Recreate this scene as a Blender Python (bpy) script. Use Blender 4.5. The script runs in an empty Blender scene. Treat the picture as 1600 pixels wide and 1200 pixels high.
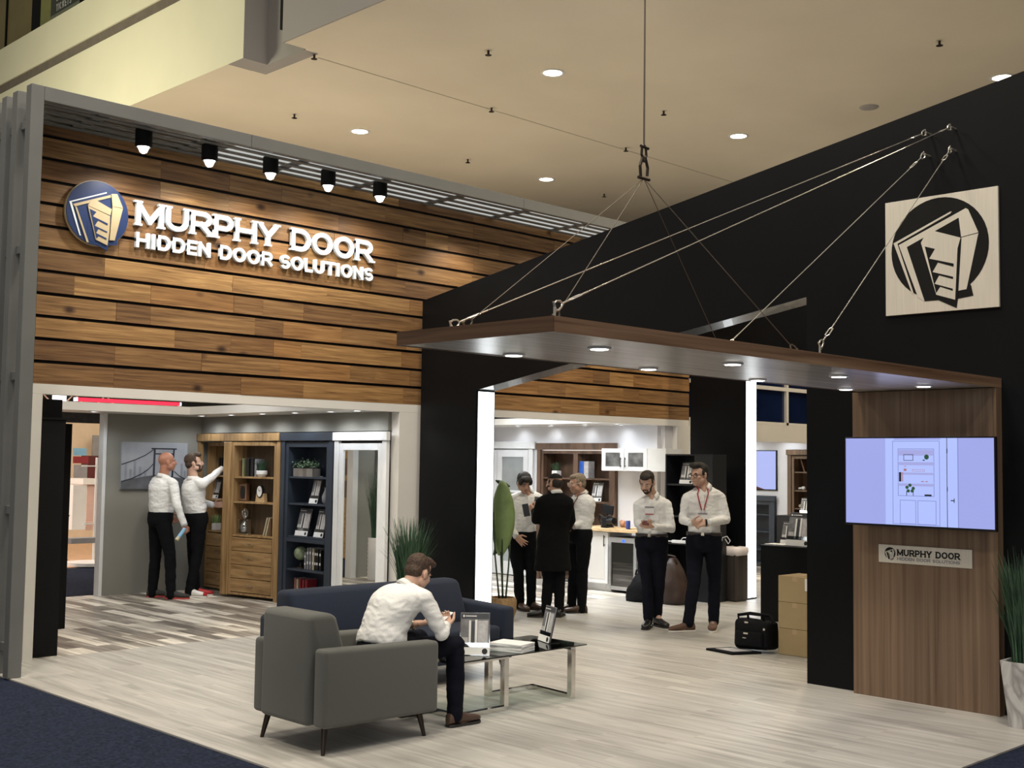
import bpy, bmesh, math, random
import numpy as np
from mathutils import Vector, Matrix, noise
random.seed(7)
S = bpy.context.scene
COL = S.collection
PI = math.pi

# ---------------------------------------------------------------- camera
FPX, YAW, PITCH, ROLL, EYE = 1867.4, 0.790783, 0.0650787, 0.01412, 1.78
_f = np.array([math.cos(YAW)*math.cos(PITCH), math.sin(YAW)*math.cos(PITCH), math.sin(PITCH)])
_r = np.array([math.sin(YAW), -math.cos(YAW), 0.0])
_u = np.cross(_r, _f)
_c, _s = math.cos(ROLL), math.sin(ROLL)
_r2 = _c*_r + _s*_u
_u2 = -_s*_r + _c*_u
CAMROWS = np.array([_r2, -_u2, _f])
cd = bpy.data.cameras.new('camera')
cam = bpy.data.objects.new('camera', cd)
COL.objects.link(cam)
cd.sensor_width = 36
cd.lens = 36*FPX/1600
cd.clip_start = 0.05
cd.clip_end = 300
m = Matrix(((_r2[0], _u2[0], -_f[0]), (_r2[1], _u2[1], -_f[1]), (_r2[2], _u2[2], -_f[2]))).to_4x4()
m.translation = (0, 0, EYE)
cam.matrix_world = m
S.camera = cam

def ray(px, py):
    return CAMROWS.T @ np.array([(px-800)/FPX, (py-600)/FPX, 1.0])

def hit(px, py, ax, val):
    """survey: where the sight line of a photo point meets the plane  axis = val"""
    d = ray(px, py)
    c = (0, 0, EYE)
    t = (val-c[ax])/d[ax]
    return Vector((c[0]+t*d[0], c[1]+t*d[1], c[2]+t*d[2]))

def hitp(px, py, P0, n):
    d = ray(px, py); n = Vector(n); k = (n.dot(Vector(P0)-Vector((0, 0, EYE))))/n.dot(Vector(d))
    return Vector((d[0]*k, d[1]*k, EYE+d[2]*k))

# ---------------------------------------------------------------- world, exposure
w = bpy.data.worlds.new('world')
S.world = w
w.use_nodes = True
w.node_tree.nodes['Background'].inputs[0].default_value = (0.78, 0.72, 0.62, 1)
w.node_tree.nodes['Background'].inputs[1].default_value = 0.22
S.view_settings.view_transform = 'Standard'
S.view_settings.look = 'None'
S.view_settings.exposure = 0.0
S.view_settings.gamma = 1.0
S.view_settings.use_curve_mapping = False

def area(name, loc, size, power, color=(1, .9, .76), rot=(0, 0, 0), spread=PI, sy=None):
    ld = bpy.data.lights.new(name, 'AREA')
    ld.energy = power
    ld.color = color
    ld.shape = 'RECTANGLE' if sy else 'DISK'
    ld.size = size
    if sy: ld.size_y = sy
    ld.spread = spread
    o = bpy.data.objects.new(name, ld)
    o.location = loc
    o.rotation_euler = rot
    COL.objects.link(o)
    return o

def spot(name, loc, target, power, angle=80, blend=.6, color=(1, .97, .93), radius=.04):
    ld = bpy.data.lights.new(name, 'SPOT')
    ld.energy = power
    ld.color = color
    ld.spot_size = math.radians(angle)
    ld.spot_blend = blend
    ld.shadow_soft_size = radius
    o = bpy.data.objects.new(name, ld)
    o.location = loc
    o.rotation_euler = (Vector(target)-Vector(loc)).to_track_quat('-Z', 'Y').to_euler()
    COL.objects.link(o)
    return o

# hall lighting: ceiling downlights on the regular 5.07 m grid, plus added unseen fill lights over the atrium aisle
CEIL = 8.0
GX = [13.6, 18.67, 23.74]
GY = [2.85, 7.9, 12.87, 17.95]
for gx in GX:
    for gy in GY:
        area('ceiling_lamp_light', (gx, gy, CEIL-.06), .34, 150, (1, .84, .60))
for gx, gy in ((-1.5, 2.5), (2.5, -2.5), (5.5, 1.5), (1.5, 7.0), (6.3, 6.2), (-1, 13)):
    area('atrium_fill_light', (gx, gy, 11.5), 1.2, 420, (1, .90, .74))
# added unseen uplights that brighten the hall ceiling from below
for x, y, p in ((11.6, 17.5, 84), (16.5, 17.5, 52), (21.5, 13.0, 48), (11.5, 8.0, 18), (16.2, 6.5, 28), (10.9, 12.6, 16), (16.0, 12.5, 22)):
    area('ceiling_wash_fill', (x, y, 3.3), 1.6, p, (1, .87, .66), rot=(PI, 0, 0))
area('atrium_wash_light', (4.5, 20.0, 6.2), 2.5, 420, (1.0, .94, .66), rot=(0, math.radians(-115), 0))
area('rear_area_light', (-6.0, -3.0, 3.2), 6.0, 260, (.95, .96, 1.0), rot=(math.radians(80), 0, math.radians(-50)), sy=3.5)  # pale area light behind the viewpoint, facing the booth

# ---------------------------------------------------------------- mesh helpers
def link(o, parent=None):
    COL.objects.link(o)
    if parent is not None: o.parent = parent
    return o

def thing(name, label, cat, loc=(0, 0, 0), rz=0, group=None):
    o = bpy.data.objects.new(name, None)
    o.empty_display_size = .1
    COL.objects.link(o)
    o.location = loc
    o.rotation_euler = (0, 0, rz)
    o['label'] = label
    o['category'] = cat
    if group: o['group'] = group
    return o

def tag(o, label, cat, group=None, kind=None):
    o['label'] = label
    o['category'] = cat
    if group: o['group'] = group
    if kind: o['kind'] = kind
    return o

def copy_thing(root, loc, rz=0, label=None, group=None):
    r = root.copy()
    COL.objects.link(r)
    r.location = loc
    r.rotation_euler = (0, 0, rz)
    if label: r['label'] = label
    if group: r['group'] = group
    for ch in list(root.children):
        c = ch.copy()
        COL.objects.link(c)
        c.parent = r
        for g in list(ch.children):
            d = g.copy()
            COL.objects.link(d)
            d.parent = c
    return r

class MB:
    def __init__(s): s.bm = bmesh.new()
    def box(s, x0, x1, y0, y1, z0, z1, bev=0, seg=2):
        v = [s.bm.verts.new(p) for p in ((x0,y0,z0),(x1,y0,z0),(x1,y1,z0),(x0,y1,z0),(x0,y0,z1),(x1,y0,z1),(x1,y1,z1),(x0,y1,z1))]
        fs = [s.bm.faces.new([v[i] for i in f]) for f in ((3,2,1,0),(4,5,6,7),(0,1,5,4),(1,2,6,5),(2,3,7,6),(3,0,4,7))]
        if bev:
            es = set(e for f in fs for e in f.edges)
            bmesh.ops.bevel(s.bm, geom=list(es), offset=bev, segments=seg, affect='EDGES', profile=.5)
        return s
    def obox(s, c, sz, rot=(0, 0, 0), bev=0, seg=2):
        n0 = set(s.bm.verts)
        a, b, d = sz[0]/2, sz[1]/2, sz[2]/2
        s.box(-a, a, -b, b, -d, d, bev, seg)
        from mathutils import Euler
        M = Matrix.Translation(Vector(c)) @ Euler(rot).to_matrix().to_4x4()
        for v in s.bm.verts:
            if v not in n0: v.co = M @ v.co
        return s
    def tube(s, pts, rad, n=10, cap=True):
        pts = [Vector(p) for p in pts]
        if not isinstance(rad, (list, tuple)): rad = [rad]*len(pts)
        rings = []
        up = None
        for i, p in enumerate(pts):
            t = (pts[min(i+1, len(pts)-1)]-pts[max(i-1, 0)]).normalized()
            if up is None:
                up = Vector((0, 0, 1)) if abs(t.z) < .9 else Vector((1, 0, 0))
            a = t.cross(up)
            if a.length < 1e-4: a = t.cross(Vector((0, 1, 0)))
            a.normalize()
            b = t.cross(a).normalized()
            up = -b if b.dot(up) < 0 else b
            if b.dot(up) < 0: b = -b
            rings.append([s.bm.verts.new(p+(a*math.cos(2*PI*k/n)+b*math.sin(2*PI*k/n))*rad[i]) for k in range(n)])
        s._skin(rings, n, cap)
        return s
    def _skin(s, rings, n, cap=True, closed=True):
        for i in range(len(rings)-1):
            for k in range(n if closed else n-1):
                q = [rings[i][k], rings[i][(k+1) % n], rings[i+1][(k+1) % n], rings[i+1][k]]
                try: s.bm.faces.new(q)
                except ValueError: pass
        if cap:
            for r in (rings[0], rings[-1]):
                try: s.bm.faces.new(r)
                except ValueError: pass
    def loft(s, rings, n=20, cap=True, power=2.0):
        """rings: (centre, half axis a, half axis b)"""
        out = []
        for c, a, b in rings:
            c, a, b = Vector(c), Vector(a), Vector(b)
            r = []
            for k in range(n):
                t = 2*PI*k/n
                cx, sx = math.cos(t), math.sin(t)
                e = 2/power
                r.append(s.bm.verts.new(c+a*math.copysign(abs(cx)**e, cx)+b*math.copysign(abs(sx)**e, sx)))
            out.append(r)
        s._skin(out, n, cap)
        return s
    def ell(s, c, r, axes=None, u=16, v=10):
        ax = axes or (Vector((1, 0, 0)), Vector((0, 1, 0)), Vector((0, 0, 1)))
        c = Vector(c)
        P = lambda th, ph: c+ax[0]*r[0]*math.sin(th)*math.cos(ph)+ax[1]*r[1]*math.sin(th)*math.sin(ph)+ax[2]*r[2]*math.cos(th)
        top = s.bm.verts.new(P(0, 0))
        bot = s.bm.verts.new(P(PI, 0))
        rings = [[s.bm.verts.new(P(PI*i/v, 2*PI*k/u)) for k in range(u)] for i in range(1, v)]
        s._skin(rings, u, False)
        for k in range(u):
            s.bm.faces.new((top, rings[0][k], rings[0][(k+1) % u]))
            s.bm.faces.new((bot, rings[-1][(k+1) % u], rings[-1][k]))
        return s
    def lathe(s, prof, c=(0, 0, 0), n=24, cap=True):
        rings = [[s.bm.verts.new((c[0]+r*math.cos(2*PI*k/n), c[1]+r*math.sin(2*PI*k/n), c[2]+z)) for k in range(n)] for r, z in prof]
        s._skin(rings, n, cap)
        return s
    def prism(s, poly, o, U, V, N):
        """poly (u,v) extruded by vector N from plane o+uU+vV"""
        o, U, V, N = Vector(o), Vector(U), Vector(V), Vector(N)
        a = [s.bm.verts.new(o+U*p[0]+V*p[1]) for p in poly]
        b = [s.bm.verts.new(o+U*p[0]+V*p[1]+N) for p in poly]
        n = len(poly)
        s.bm.faces.new(a)
        s.bm.faces.new(b[::-1])
        for k in range(n):
            s.bm.faces.new((a[k], a[(k+1) % n], b[(k+1) % n], b[k]))
        return s
    def quad(s, *p):
        s.bm.faces.new([s.bm.verts.new(q) for q in p])
        return s
    def build(s, name, mat, parent=None, smooth=False, origin=None):
        bmesh.ops.recalc_face_normals(s.bm, faces=s.bm.faces)
        if origin is None and parent is None:
            # put the origin at the base centre
            if len(s.bm.verts):
                xs = [v.co for v in s.bm.verts]
                origin = Vector(((min(v.x for v in xs)+max(v.x for v in xs))/2, (min(v.y for v in xs)+max(v.y for v in xs))/2, min(v.z for v in xs)))
        if origin is not None:
            for v in s.bm.verts: v.co -= Vector(origin)
        me = bpy.data.meshes.new(name)
        s.bm.to_mesh(me)
        s.bm.free()
        if smooth:
            for p in me.polygons: p.use_smooth = True
        me.materials.append(mat)
        o = bpy.data.objects.new(name, me)
        if origin is not None: o.location = origin
        link(o, parent)
        if smooth == 'auto':
            for p in me.polygons: p.use_smooth = True
            try: me.set_sharp_from_angle(angle=math.radians(38))
            except Exception: pass
        return o

def struct(o):
    o['kind'] = 'structure'
    return o

# ---------------------------------------------------------------- materials
def nt(name):
    m = bpy.data.materials.new(name)
    m.use_nodes = True
    t = m.node_tree
    return m, t, t.nodes['Principled BSDF']

def mat(name, col, rough=.5, metal=0, var=.12, scale=8, bump=0, bscale=60, emis=None, estr=0, trans=0, alpha=1, stretch=None, coat=0, spec=None, sheen=0):
    m, t, b = nt(name)
    N, L = t.nodes, t.links
    tc = N.new('ShaderNodeTexCoord')
    mp = N.new('ShaderNodeMapping')
    if stretch: mp.inputs['Scale'].default_value = stretch
    L.new(tc.outputs['Object'], mp.inputs['Vector'])
    nz = N.new('ShaderNodeTexNoise')
    nz.inputs['Scale'].default_value = scale
    nz.inputs['Detail'].default_value = 5
    L.new(mp.outputs['Vector'], nz.inputs['Vector'])
    cr = N.new('ShaderNodeValToRGB')
    cr.color_ramp.elements[0].position = .3
    cr.color_ramp.elements[1].position = .7
    c = col
    cr.color_ramp.elements[0].color = (c[0]*(1-var), c[1]*(1-var), c[2]*(1-var), 1)
    cr.color_ramp.elements[1].color = (min(1, c[0]*(1+var)), min(1, c[1]*(1+var)), min(1, c[2]*(1+var)), 1)
    L.new(nz.outputs['Fac'], cr.inputs['Fac'])
    L.new(cr.outputs['Color'], b.inputs['Base Color'])
    b.inputs['Roughness'].default_value = rough
    b.inputs['Metallic'].default_value = metal
    if spec is not None: b.inputs['Specular IOR Level'].default_value = spec
    if coat: b.inputs['Coat Weight'].default_value = coat
    if sheen: b.inputs['Sheen Weight'].default_value = sheen
    if trans: b.inputs['Transmission Weight'].default_value = trans
    if alpha < 1: b.inputs['Alpha'].default_value = alpha
    if emis:
        b.inputs['Emission Color'].default_value = (*emis, 1)
        b.inputs['Emission Strength'].default_value = estr
    if bump:
        n2 = N.new('ShaderNodeTexNoise')
        n2.inputs['Scale'].default_value = bscale
        n2.inputs['Detail'].default_value = 4
        L.new(mp.outputs['Vector'], n2.inputs['Vector'])
        bp = N.new('ShaderNodeBump')
        bp.inputs['Strength'].default_value = bump
        bp.inputs['Distance'].default_value = .01
        L.new(n2.outputs['Fac'], bp.inputs['Height'])
        L.new(bp.outputs['Normal'], b.inputs['Normal'])
    return m

def wood(name, cols, stretch, scale=6, rough=.5, island=False, knots=False, bump=.1, detail=8):
    """grain along the axis with the smallest stretch"""
    m, t, b = nt(name)
    N, L = t.nodes, t.links
    tc = N.new('ShaderNodeTexCoord')
    mp = N.new('ShaderNodeMapping')
    mp.inputs['Scale'].default_value = stretch
    geo = N.new('ShaderNodeNewGeometry')
    vec = tc.outputs['Object']
    if island:
        ad = N.new('ShaderNodeVectorMath'); ad.operation = 'ADD'
        ml = N.new('ShaderNodeMath'); ml.operation = 'MULTIPLY'; ml.inputs[1].default_value = 37.0
        L.new(geo.outputs['Random Per Island'], ml.inputs[0])
        L.new(tc.outputs['Object'], ad.inputs[0])
        L.new(ml.outputs[0], ad.inputs[1])
        vec = ad.outputs[0]
    L.new(vec, mp.inputs['Vector'])
    nz = N.new('ShaderNodeTexNoise')
    nz.inputs['Scale'].default_value = scale
    nz.inputs['Detail'].default_value = detail
    nz.inputs['Distortion'].default_value = .6
    L.new(mp.outputs['Vector'], nz.inputs['Vector'])
    cr = N.new('ShaderNodeValToRGB')
    els = cr.color_ramp.elements
    k = len(cols)
    while len(els) < k: els.new(.5)
    for i, c in enumerate(cols):
        els[i].position = .3+.4*i/(k-1)
        els[i].color = (*c, 1)
    L.new(nz.outputs['Fac'], cr.inputs['Fac'])
    out = cr.outputs['Color']
    if island:
        hs = N.new('ShaderNodeValToRGB')
        hs.color_ramp.interpolation = 'LINEAR'
        e = hs.color_ramp.elements
        tones = [(.52, .43, .38), (1.1, 1.05, .95), (.66, .58, .52), (1.45, 1.42, 1.25), (.78, .68, .60), (1.2, 1.06, .86)]
        while len(e) < len(tones): e.new(.5)
        for i, c in enumerate(tones):
            e[i].position = i/(len(tones)-1)
            e[i].color = (*c, 1)
        L.new(geo.outputs['Random Per Island'], hs.inputs['Fac'])
        mx = N.new('ShaderNodeMix'); mx.data_type = 'RGBA'; mx.blend_type = 'MULTIPLY'
        mx.inputs[0].default_value = 1
        L.new(out, mx.inputs[6]); L.new(hs.outputs['Color'], mx.inputs[7])
        out = mx.outputs[2]
    if knots:
        vo = N.new('ShaderNodeTexVoronoi')
        vo.inputs['Scale'].default_value = 1.0
        m2 = N.new('ShaderNodeMapping')
        m2.inputs['Scale'].default_value = (2.1, 2.1, 3.4)
        L.new(vec, m2.inputs['Vector']); L.new(m2.outputs['Vector'], vo.inputs['Vector'])
        r2 = N.new('ShaderNodeValToRGB')
        r2.color_ramp.elements[0].position = .05
        r2.color_ramp.elements[0].color = (.16, .10, .07, 1)
        r2.color_ramp.elements[1].position = .16
        r2.color_ramp.elements[1].color = (1, 1, 1, 1)
        L.new(vo.outputs['Distance'], r2.inputs['Fac'])
        mx = N.new('ShaderNodeMix'); mx.data_type = 'RGBA'; mx.blend_type = 'MULTIPLY'
        mx.inputs[0].default_value = 1
        L.new(out, mx.inputs[6]); L.new(r2.outputs['Color'], mx.inputs[7])
        out = mx.outputs[2]
    L.new(out, b.inputs['Base Color'])
    b.inputs['Roughness'].default_value = rough
    if bump:
        bp = N.new('ShaderNodeBump')
        bp.inputs['Strength'].default_value = bump
        bp.inputs['Distance'].default_value = .01
        L.new(nz.outputs['Fac'], bp.inputs['Height'])
        L.new(bp.outputs['Normal'], b.inputs['Normal'])
    return m

def emat(name, col, strength):
    m, t, b = nt(name)
    b.inputs['Base Color'].default_value = (col[0]*.02, col[1]*.02, col[2]*.02, 1)
    b.inputs['Emission Color'].default_value = (*col, 1)
    b.inputs['Emission Strength'].default_value = strength
    b.inputs['Roughness'].default_value = .4
    return m

def glassmat(name, tint=(.9, .95, .95), alpha=.25, rough=.03):
    m, t, b = nt(name)
    N, L = t.nodes, t.links
    tr = N.new('ShaderNodeBsdfTransparent')
    tr.inputs['Color'].default_value = (*tint, 1)
    gl = N.new('ShaderNodeBsdfGlossy')
    gl.inputs['Roughness'].default_value = rough
    fr = N.new('ShaderNodeFresnel')
    fr.inputs['IOR'].default_value = 1.45
    ma = N.new('ShaderNodeMath'); ma.operation = 'MULTIPLY_ADD'
    ma.inputs[1].default_value = 1.0
    ma.inputs[2].default_value = alpha*.25
    L.new(fr.outputs[0], ma.inputs[0])
    mx = N.new('ShaderNodeMixShader')
    L.new(ma.outputs[0], mx.inputs[0]); L.new(tr.outputs[0], mx.inputs[1]); L.new(gl.outputs[0], mx.inputs[2])
    L.new(mx.outputs[0], t.nodes['Material Output'].inputs['Surface'])
    return m

def floor_mat(name, brick, cols, rough=.35):
    m, t, b = nt(name)
    N, L = t.nodes, t.links
    tc = N.new('ShaderNodeTexCoord')
    mp = N.new('ShaderNodeMapping')
    mp.inputs['Rotation'].default_value = (0, 0, PI/2)
    L.new(tc.outputs['Object'], mp.inputs['Vector'])
    br = N.new('ShaderNodeTexBrick')
    br.inputs['Scale'].default_value = 1
    br.inputs['Brick Width'].default_value = 1.2
    br.inputs['Row Height'].default_value = .15
    br.inputs['Mortar Size'].default_value = .002
    br.inputs['Mortar Smooth'].default_value = .1
    br.offset_frequency = 2
    br.offset = .37
    br.inputs['Color1'].default_value = (0, 0, 0, 1)
    br.inputs['Color2'].default_value = (1, 1, 1, 1)
    br.inputs['Mortar'].default_value = (.3, .3, .3, 1)
    L.new(mp.outputs['Vector'], br.inputs['Vector'])
    m2 = N.new('ShaderNodeMapping')
    m2.inputs['Scale'].default_value = (8, .55, 1)
    L.new(tc.outputs['Object'], m2.inputs['Vector'])
    ad = N.new('ShaderNodeVectorMath'); ad.operation = 'MULTIPLY_ADD'
    ad.inputs[1].default_value = (9, 9, 9)
    L.new(br.outputs['Color'], ad.inputs[0])
    L.new(m2.outputs['Vector'], ad.inputs[2])
    nz = N.new('ShaderNodeTexNoise')
    nz.inputs['Scale'].default_value = 1.6
    nz.inputs['Detail'].default_value = 7
    nz.inputs['Distortion'].default_value = .8
    L.new(ad.outputs[0] if brick else m2.outputs['Vector'], nz.inputs['Vector'])
    mix = N.new('ShaderNodeMath'); mix.operation = 'MULTIPLY_ADD'
    mix.inputs[1].default_value = .42*brick
    L.new(br.outputs['Color'], mix.inputs[0])
    L.new(nz.outputs['Fac'], mix.inputs[2])
    cr = N.new('ShaderNodeValToRGB')
    els = cr.color_ramp.elements
    while len(els) < len(cols): els.new(.5)
    lo, hi = (.38, .92) if brick > .5 else (.33, .75)
    for i, c in enumerate(cols):
        els[i].position = lo+(hi-lo)*i/(len(cols)-1)
        els[i].color = (*c, 1)
    L.new(mix.outputs[0], cr.inputs['Fac'])
    L.new(cr.outputs['Color'], b.inputs['Base Color'])
    b.inputs['Roughness'].default_value = rough
    bp = N.new('ShaderNodeBump')
    bp.inputs['Strength'].default_value = .08
    bp.inputs['Distance'].default_value = .01
    L.new(nz.outputs['Fac'], bp.inputs['Height'])
    L.new(bp.outputs['Normal'], b.inputs['Normal'])
    return m

M = {}
M['floor_pale'] = floor_mat('pale_plank_floor', .06, [(.30, .29, .27), (.40, .385, .36), (.47, .455, .425), (.53, .515, .48)], .38)
M['floor_barn'] = floor_mat('barn_plank_floor', 1.0, [(.10, .088, .075), (.18, .158, .135), (.28, .25, .215), (.55, .51, .44), (.82, .77, .68)], .34)
M['carpet'] = mat('navy_carpet', (.017, .023, .043), .95, var=.45, scale=45, bump=.6, bscale=260, spec=.1)
M['plank'] = wood('cedar_planks', [(.125, .064, .025), (.205, .112, .045), (.265, .152, .063), (.35, .215, .095)], (.5, 11, 11), 4.0, .55, island=True, knots=True, bump=.25)
M['black'] = mat('black_laminate', (.0035, .004, .005), .40, var=.15, scale=2, spec=.17)
M['blackmatte'] = mat('black_matte', (.004, .004, .0045), .7, var=.1, spec=.2)
M['gapglow'] = emat('pergola_gap_glow', (.80, .80, .76), .62)  # glow standing in for light from above between the slats
M['oakshade'] = wood('oak_shaded_back', [(.06, .038, .020), (.09, .058, .031), (.12, .078, .042)], (14, 14, .9), 1.6, .6)  # oak darkened to put the shade inside the bays into the colour
M['white'] = mat('white_laminate', (.66, .64, .61), .45, var=.03, scale=3)
M['whitepaint'] = mat('white_paint', (.74, .75, .76), .4, var=.03)
M['frame'] = mat('grey_metal_frame', (.135, .14, .14), .45, var=.06, scale=3)
M['screen_back'] = mat('pale_grey_panel', (.58, .60, .56), .6, var=.05, scale=2)
M['greywall'] = mat('grey_green_wall', (.25, .245, .22), .7, var=.04, scale=2)
M['lilacwall'] = mat('pale_wall', (.75, .75, .78), .65, var=.03, scale=2)
M['ceil'] = mat('tan_ceiling', (.64, .58, .47), .85, var=.04, scale=.6)
M['cream'] = mat('cream_plaster', (.66, .64, .50), .8, var=.03, scale=1)
M['greyplaster'] = mat('grey_plaster', (.30, .285, .275), .8, var=.03, scale=1)
M['gold'] = mat('ochre_panel', (.30, .24, .10), .6, var=.08, scale=2)
M['walnut'] = wood('walnut_laminate', [(.105, .064, .038), (.145, .091, .056), (.175, .113, .072), (.215, .142, .092)], (20, 20, .3), 1.5, .42, bump=.03)
M['walnutX'] = wood('walnut_laminate_long', [(.085, .045, .026), (.15, .085, .05), (.20, .12, .075), (.26, .165, .10)], (.5, 22, 22), 1.4, .30, bump=.02)
M['walnutY'] = wood('walnut_laminate_cross', [(.055, .027, .014), (.085, .045, .025), (.11, .06, .035)], (22, .5, 22), 1.4, .42, bump=.02)
M['soffitlam'] = wood('grey_walnut_soffit', [(.30, .27, .245), (.37, .34, .315), (.43, .40, .37)], (.5, 14, 22), 1.4, .25, bump=.01)
M['oak'] = wood('oak_stain', [(.20, .115, .045), (.29, .175, .075), (.36, .225, .10), (.43, .28, .13)], (14, 14, .9), 1.6, .45, bump=.08)
M['oakH'] = wood('oak_stain_front', [(.17, .095, .038), (.27, .16, .066), (.35, .215, .095), (.42, .27, .125)], (9, 1.1, 9), 1.8, .45, bump=.08)
M['darkwal'] = wood('dark_walnut', [(.045, .024, .014), (.09, .05, .03), (.13, .075, .048), (.17, .10, .065)], (12, 3, .9), 2.0, .45, bump=.08)
M['navy'] = mat('navy_painted_wood', (.030, .040, .058), .45, var=.08, scale=4)
M['charcoal'] = mat('charcoal_painted_wood', (.007, .008, .011), .45, var=.1, scale=4)
M['sofa'] = mat('navy_woven_fabric', (.014, .021, .040), .9, var=.15, scale=240, bump=.35, bscale=900, sheen=.08, spec=.2)
M['chair'] = mat('grey_woven_fabric', (.088, .090, .082), .92, var=.12, scale=240, bump=.35, bscale=900, sheen=.2)
M['chrome'] = mat('chrome', (.72, .70, .66), .12, 1, var=.02)
M['steel'] = mat('brushed_steel', (.74, .70, .62), .38, .45, var=.05, scale=3, stretch=(40, 40, 1))
M['nickel'] = mat('satin_nickel', (.70, .64, .52), .3, 1, var=.02)
M['darkmetal'] = mat('dark_metal', (.045, .035, .03), .45, .8, var=.1)
M['wire'] = mat('steel_wire', (.75, .72, .66), .3, .9, var=.04)
M['wiredark'] = mat('dark_wire', (.14, .12, .10), .5, .7, var=.04)
M['glass'] = glassmat('clear_glass', (.88, .94, .92), .35)
M['tableglass'] = glassmat('table_glass', (.74, .83, .81), .35)
M['acrylic'] = glassmat('clear_acrylic', (.92, .94, .95), .8, .05)
M['smoke'] = glassmat('smoked_glass', (.20, .20, .21), .5)
M['mirror'] = mat('mirror_glass', (.86, .88, .86), .01, 1, var=0)
M['lens'] = emat('lamp_lens', (1, .97, .90), 14)
M['lenswarm'] = emat('warm_lamp_lens', (1, .90, .70), 16)
M['lensmall'] = emat('small_lamp_lens', (.96, .98, 1), 9)
M['strip'] = emat('light_box_diffuser', (.93, .98, 1), 3.2)
M['navyface'] = mat('navy_sign_face', (.022, .042, .125), .35, var=.08, scale=5)
M['goldface'] = mat('champagne_sign_face', (.52, .42, .26), .4, var=.04, scale=8)
M['letter'] = mat('white_sign_letter', (.80, .86, .90), .35, var=.02)
M['shirt'] = mat('white_cotton', (.78, .785, .78), .85, var=.03, scale=12, bump=.45, bscale=26)
M['collarwhite'] = mat('white_cotton_collar', (.78, .78, .765), .85, var=.02)
M['trouser'] = mat('black_trouser_cloth', (.004, .0045, .006), .9, var=.12, scale=20, bump=.2, bscale=30, spec=.15)
M['trousernavy'] = mat('navy_trouser_cloth', (.0045, .0055, .011), .9, var=.12, scale=20, bump=.2, bscale=30, spec=.15)
M['coat'] = mat('black_coat_cloth', (.0042, .0045, .005), .95, var=.12, scale=20, bump=.2, bscale=18, spec=.15)
M['skin'] = mat('skin', (.52, .30, .21), .5, var=.07, scale=20)
M['skin_red'] = mat('ruddy_skin', (.44, .20, .13), .45, var=.08, scale=20)
M['skin_pale'] = mat('pale_skin', (.58, .36, .27), .5, var=.07, scale=20)
M['hair_dark'] = mat('dark_brown_hair', (.020, .012, .009), .65, var=.5, scale=60, bump=.7, bscale=120)
M['hair_brown'] = mat('brown_hair', (.055, .030, .018), .65, var=.5, scale=60, bump=.7, bscale=120)
M['hair_grey'] = mat('grey_blond_hair', (.26, .21, .15), .7, var=.35, scale=60, bump=.7, bscale=120)
M['hair_black'] = mat('black_hair', (.009, .007, .006), .6, var=.5, scale=60, bump=.7, bscale=120)
M['eye'] = mat('eye_white', (.7, .68, .65), .3, var=.02)
M['iris'] = mat('dark_iris', (.03, .02, .015), .2, var=.02)
M['shoe_brown'] = mat('brown_leather', (.075, .042, .028), .4, var=.2, scale=14)
M['shoe_tan'] = mat('brown_suede', (.12, .065, .042), .75, var=.2, scale=14)
M['shoe_black'] = mat('black_leather', (.012, .012, .012), .35, var=.1)
M['shoe_grey'] = mat('dark_grey_knit', (.035, .036, .034), .85, var=.2, scale=60)
M['shoe_white'] = mat('white_leather', (.75, .73, .71), .5, var=.05)
M['red'] = mat('red_leather', (.42, .015, .02), .5, var=.1)
M['redcloth'] = mat('red_lanyard', (.38, .02, .035), .7, var=.1)
M['sole'] = mat('white_rubber', (.70, .68, .64), .6, var=.03)
M['solered'] = mat('red_rubber', (.40, .05, .05), .6, var=.03)
M['soledark'] = mat('dark_rubber', (.02, .018, .016), .6, var=.03)
M['belt'] = mat('dark_leather', (.035, .025, .022), .45, var=.1)
M['card'] = mat('cardboard', (.36, .27, .14), .8, var=.05, scale=6)
M['tape'] = mat('packing_tape', (.42, .30, .17), .35, var=.03)
M['paper'] = mat('white_paper', (.78, .78, .78), .7, var=.02)
M['papergrey'] = mat('grey_print', (.17, .17, .18), .5, var=.35, scale=14)
M['paperdark'] = mat('dark_print', (.045, .048, .055), .4, var=.3, scale=10)
M['printlight'] = mat('light_print', (.48, .47, .48), .4, var=.2, scale=20)
M['grass'] = mat('grass_blade', (.035, .085, .045), .6, var=.4, scale=9)
M['grasslight'] = mat('bright_grass', (.16, .34, .05), .6, var=.4, scale=9)
M['leaf'] = mat('broad_leaf', (.26, .38, .15), .45, var=.25, scale=5)
M['leafdark'] = mat('dark_leaf', (.035, .075, .03), .5, var=.3, scale=7)
M['wicker'] = mat('wicker', (.42, .27, .13), .8, var=.3, scale=50, bump=.8, bscale=90)
M['pot_white'] = mat('white_ceramic', (.78, .77, .76), .35, var=.02)
M['marble'] = wood('grey_veined_marble', [(.52, .51, .50), (.60, .59, .58), (.30, .29, .29), (.58, .57, .56), (.62, .61, .60)], (2.4, 2.4, 1.2), 2.2, .35, bump=0, detail=3)
M['soil'] = mat('soil', (.03, .022, .016), .95, var=.3)
M['butcher'] = wood('butcher_block', [(.42, .28, .14), (.58, .41, .22), (.68, .50, .30)], (6, 2, 6), 2.5, .45, bump=.03)
M['greywood'] = wood('grey_wood_panel', [(.12, .105, .09), (.19, .17, .15), (.26, .235, .21)], (12, 8, .8), 2, .6)
M['bookcream'] = mat('cream_book', (.50, .44, .30), .6, var=.1)
M['bookblack'] = mat('black_book', (.010, .010, .011), .5, var=.1)
M['bookgreen'] = mat('olive_book', (.20, .22, .10), .6, var=.1)
M['bookred'] = mat('red_book', (.24, .02, .03), .5, var=.15)
M['bookpink'] = mat('faded_red_book', (.40, .17, .15), .6, var=.15)
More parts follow.
